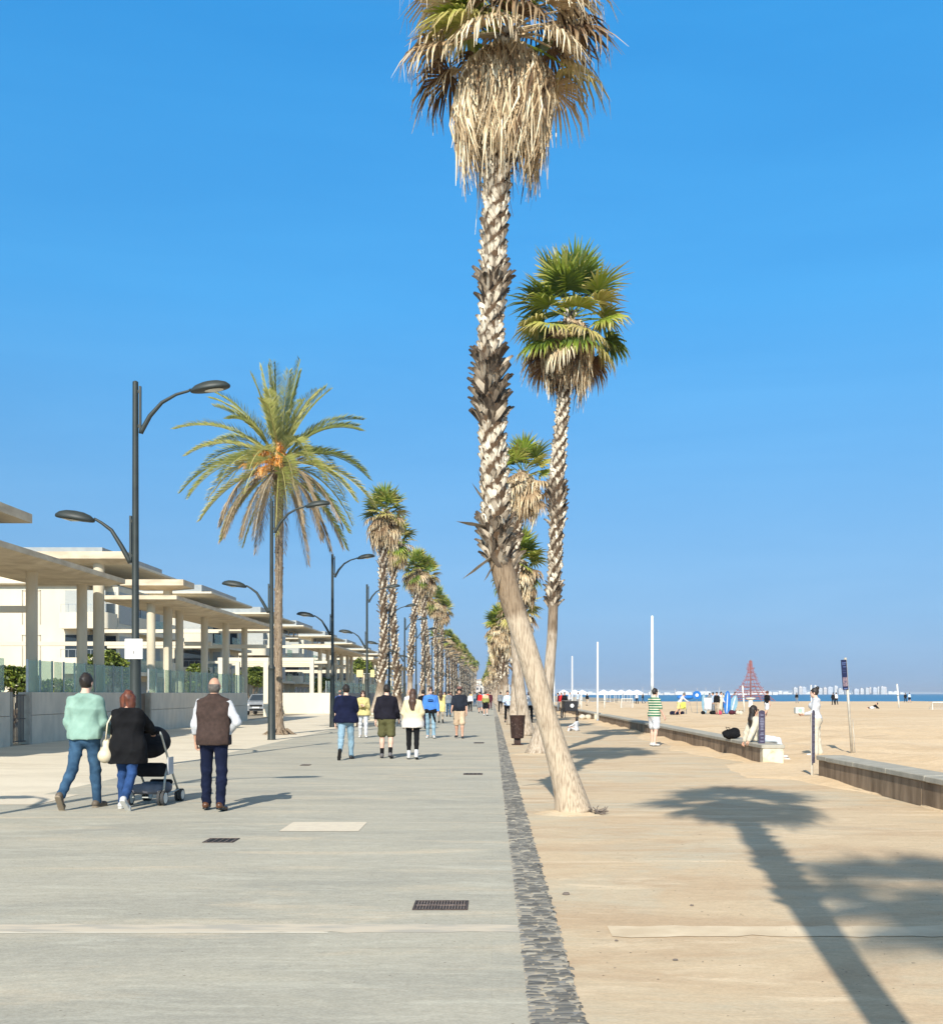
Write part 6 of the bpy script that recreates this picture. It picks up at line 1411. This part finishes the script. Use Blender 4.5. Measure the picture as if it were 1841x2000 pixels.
# red rope climbing net
def climbing_net():
    d = 205.0; t = empty('climbing_net', (P(1465, d), d, 0), 'tall pyramid of red climbing ropes round a central mast by the sea', 'climbing frame')
    RD = M('red_rope', (.38, .12, .10), (.28, .09, .08), rough=.8); H = 7.9
    b = MB(); b.tube([(0, 0, 0), (0, 0, H * .55), (0, 0, H)], [.17, .14, .09], 8); b.build('mast', M('net_mast', (.26, .15, .13)), t)
    b = MB(); n = 14
    rad = lambda z: 4.6 * (1 - z / H) ** 2.3 + .25
    for i in range(n):
        a = i * 2 * math.pi / n; b.tube([(rad(z) * math.cos(a), rad(z) * math.sin(a), z) for z in (.2, .8, 1.5, 2.4, 3.6, 5.0, 6.4, 7.7)], .035, 4, cap=False)
    for z in (.5, .9, 1.3, 1.75, 2.2, 2.8, 3.4, 4.1, 4.8, 5.5, 6.2, 6.9):
        for f_ in (1.0, .6) if z < 3 else (1.0,): b.tube([(rad(z) * f_ * math.cos(a), rad(z) * f_ * math.sin(a), z + .12 * math.sin(3 * a)) for a in [i * 2 * math.pi / n for i in range(n + 1)]], .03, 4, cap=False)
    for i in range(n):
        a = i * 2 * math.pi / n
        for z in (.9, 1.75, 2.8, 4.1, 5.5): b.tube([(0, 0, z + .3), (rad(z) * math.cos(a), rad(z) * math.sin(a), z)], .025, 3)
    b.build('ropes', RD, t)
    b = MB(); r = random.Random(3)
    for k in range(90):
        z = r.uniform(.6, 7.0); a = r.uniform(0, 6.28); q = rad(z); p = V(q * math.cos(a), q * math.sin(a), z); b.tube([p, p + V(math.cos(a) * .35, math.sin(a) * .35, .25)], .035, 3)
    b.build('rope_knots', RD, t)
climbing_net()
# far shore across the bay
FS = 'pale towers of the town across the bay'
r_ = random.Random(12)
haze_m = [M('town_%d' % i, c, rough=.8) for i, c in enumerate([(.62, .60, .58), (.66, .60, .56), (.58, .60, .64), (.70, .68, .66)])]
pos = [(1553, 12, 7), (1563, 14, 6), (1570, 13, 7), (1592, 16, 5), (1601, 11, 8), (1611, 12, 6), (1621, 13, 9), (1632, 15, 6), (1641, 10, 8), (1654, 12, 7), (1672, 9, 9), (1683, 10, 7), (1693, 11, 6), (1700, 12, 6), (1708, 12, 7), (1716, 13, 6), (1723, 14, 6), (1728, 13, 5)]
pn = ['left of the far post', 'among the towers left of the tall sign', 'behind the tall sign', 'right of the tall sign']
for i, (px, hp_, wp) in enumerate(pos):
    d = 2600 + r_.uniform(-60, 60); s_ = d / F_; w_, h = wp * s_, (hp_ + 1) * s_
    t = empty('distant_tower', (P(px, d), d, 0), 'hazy pale tower across the bay, number %s from the left' % ['one', 'two', 'three', 'four', 'five', 'six', 'seven', 'eight', 'nine', 'ten', 'eleven', 'twelve', 'thirteen', 'fourteen', 'fifteen', 'sixteen', 'seventeen', 'eighteen'][i], 'tower block', FS)
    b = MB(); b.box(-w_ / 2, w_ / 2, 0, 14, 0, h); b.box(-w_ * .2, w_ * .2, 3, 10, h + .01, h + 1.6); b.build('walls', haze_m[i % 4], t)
    b = MB(); n = int(h // 3.2)
    for k in range(n): b.box(-w_ * .42, w_ * .42, -.25, -.05, k * 3.2 + 1.2, k * 3.2 + 2.3)
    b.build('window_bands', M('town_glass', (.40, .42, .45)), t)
t = empty('distant_town', (P(1560, 2700), 2700, 0), 'low strip of white houses along the far shore under the towers', 'town')
b = MB(); b.box(-130, 260, 0, 60, -1, 3.2)
for k in range(60): x = r_.uniform(-130, 255); b.box(x, x + r_.uniform(4, 10), -6 - r_.uniform(0, 3), -1, 0, r_.uniform(3, 9))
b.build('low_houses', haze_m[3], t)
t = empty('harbour_wall', (P(1270, 1500), 1500, 0), 'long white harbour mole with low sheds on the horizon behind the boy', 'harbour')
b = MB(); b.box(-90, 170, 0, 30, -1, 2.0)
for k in range(34): x = r_.uniform(-88, 165); b.box(x, x + r_.uniform(4, 12), -6 - r_.uniform(0, 3), -1, 0, r_.uniform(2.5, 5.5))
b.build('mole', haze_m[0], t)
b = MB()
for k in range(9): x = r_.uniform(-80, 160); b.tube([(x, -10, 0), (x, -10, r_.uniform(7, 12))], .3, 4)
b.build('masts', haze_m[1], t)
far_hill = MB(); prof = [(-2600, 0), (-1900, 14), (-1200, 20), (-700, 12), (-200, 26), (300, 16), (900, 20), (1500, 9), (2400, 0)]
far_hill.prism([(a, c) for a, c in prof] + [(2400, -5), (-2600, -5)], 0, 400)
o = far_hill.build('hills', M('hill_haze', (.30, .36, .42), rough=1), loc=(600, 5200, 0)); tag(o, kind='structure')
# root rings and small sand heaps round the near palms
def collar(x, y, r0, label):
    r = random.Random(int(y * 10)); mb = MB(); n = 26
    vs = []
    for j, (q, z) in enumerate(((.9, .035), (1.15, .03), (1.45, .016), (1.9, -.006))):
        for i in range(n): a = i * 2 * math.pi / n; rr = r0 * q * r.uniform(.92, 1.08); vs.append((rr * math.cos(a), rr * .8 * math.sin(a), z * r.uniform(.7, 1.3)))
    fs = [tuple(range(n))]
    for j in range(3):
        for i in range(n): k = (i + 1) % n; fs.append((j * n + i, j * n + k, j * n + n + k, j * n + n + i))
    mb.add(vs, fs); o = mb.build('soil_mound', G_walk, smooth=True, loc=(x, y, .001)); tag(o, label, 'soil')
collar(P(1118, D1) - .02, D1, .26, 'low ring of trodden soil at the foot of the nearest palm')
collar(P(1050, D2), D2, .38, 'low ring of trodden soil at the foot of the second palm')
mb = MB(); r_ = random.Random(6); cx, cy = P(1118, D1) + .27, D1 - .12
for i in range(16):
    p = V(cx + r_.uniform(-.06, .06), cy + r_.uniform(-.1, .1), .02); pts = [p]
    for j in range(3): pts.append(pts[-1] + V(r_.uniform(-.06, .09), r_.uniform(-.05, .05), r_.uniform(-.015, .035)))
    mb.tube(pts, .006, 4)
tag(mb.build('dry_twigs', M('husk', (.16, .1, .07))), 'small tangle of dry roots and twigs at the foot of the nearest palm', 'twigs')
# kerb seats on the left pavement
for (px, py, lb) in ((716, 1418, 'low stone bench on the left pavement beside the third palm trunk'), (748, 1408, 'low stone bench farther along the left pavement')):
    x, y = at_(px, py); t = empty('stone_bench', (x, y, 0), lb, 'bench', 'stone benches on the left pavement')
    b = MB(); b.bbox(-.8, .8, -.25, .25, .34, .45, .015); b.build('seat', CONC_W, t)
    for sx in (-.6, .6): b = MB(); b.bbox(sx - .12, sx + .12, -.2, .2, 0, .338, .01); b.build('support', CONC, t)
# ================================================================ THE AIR
hz = MB().box(-8950, 8950, -230, 8950, -1.2, 45).build('haze', bpy.data.materials.new('air'))
am = hz.data.materials[0]; am.use_nodes = True; n_ = am.node_tree; n_.nodes.remove(n_.nodes['Principled BSDF'])
pv = n_.nodes.new('ShaderNodeVolumePrincipled'); pv.inputs['Density'].default_value = .00016; pv.inputs['Color'].default_value = (.86, .92, 1.0, 1); pv.inputs['Anisotropy'].default_value = .2
n_.links.new(pv.outputs[0], n_.nodes['Material Output'].inputs['Volume'])
tag(hz, kind='stuff')
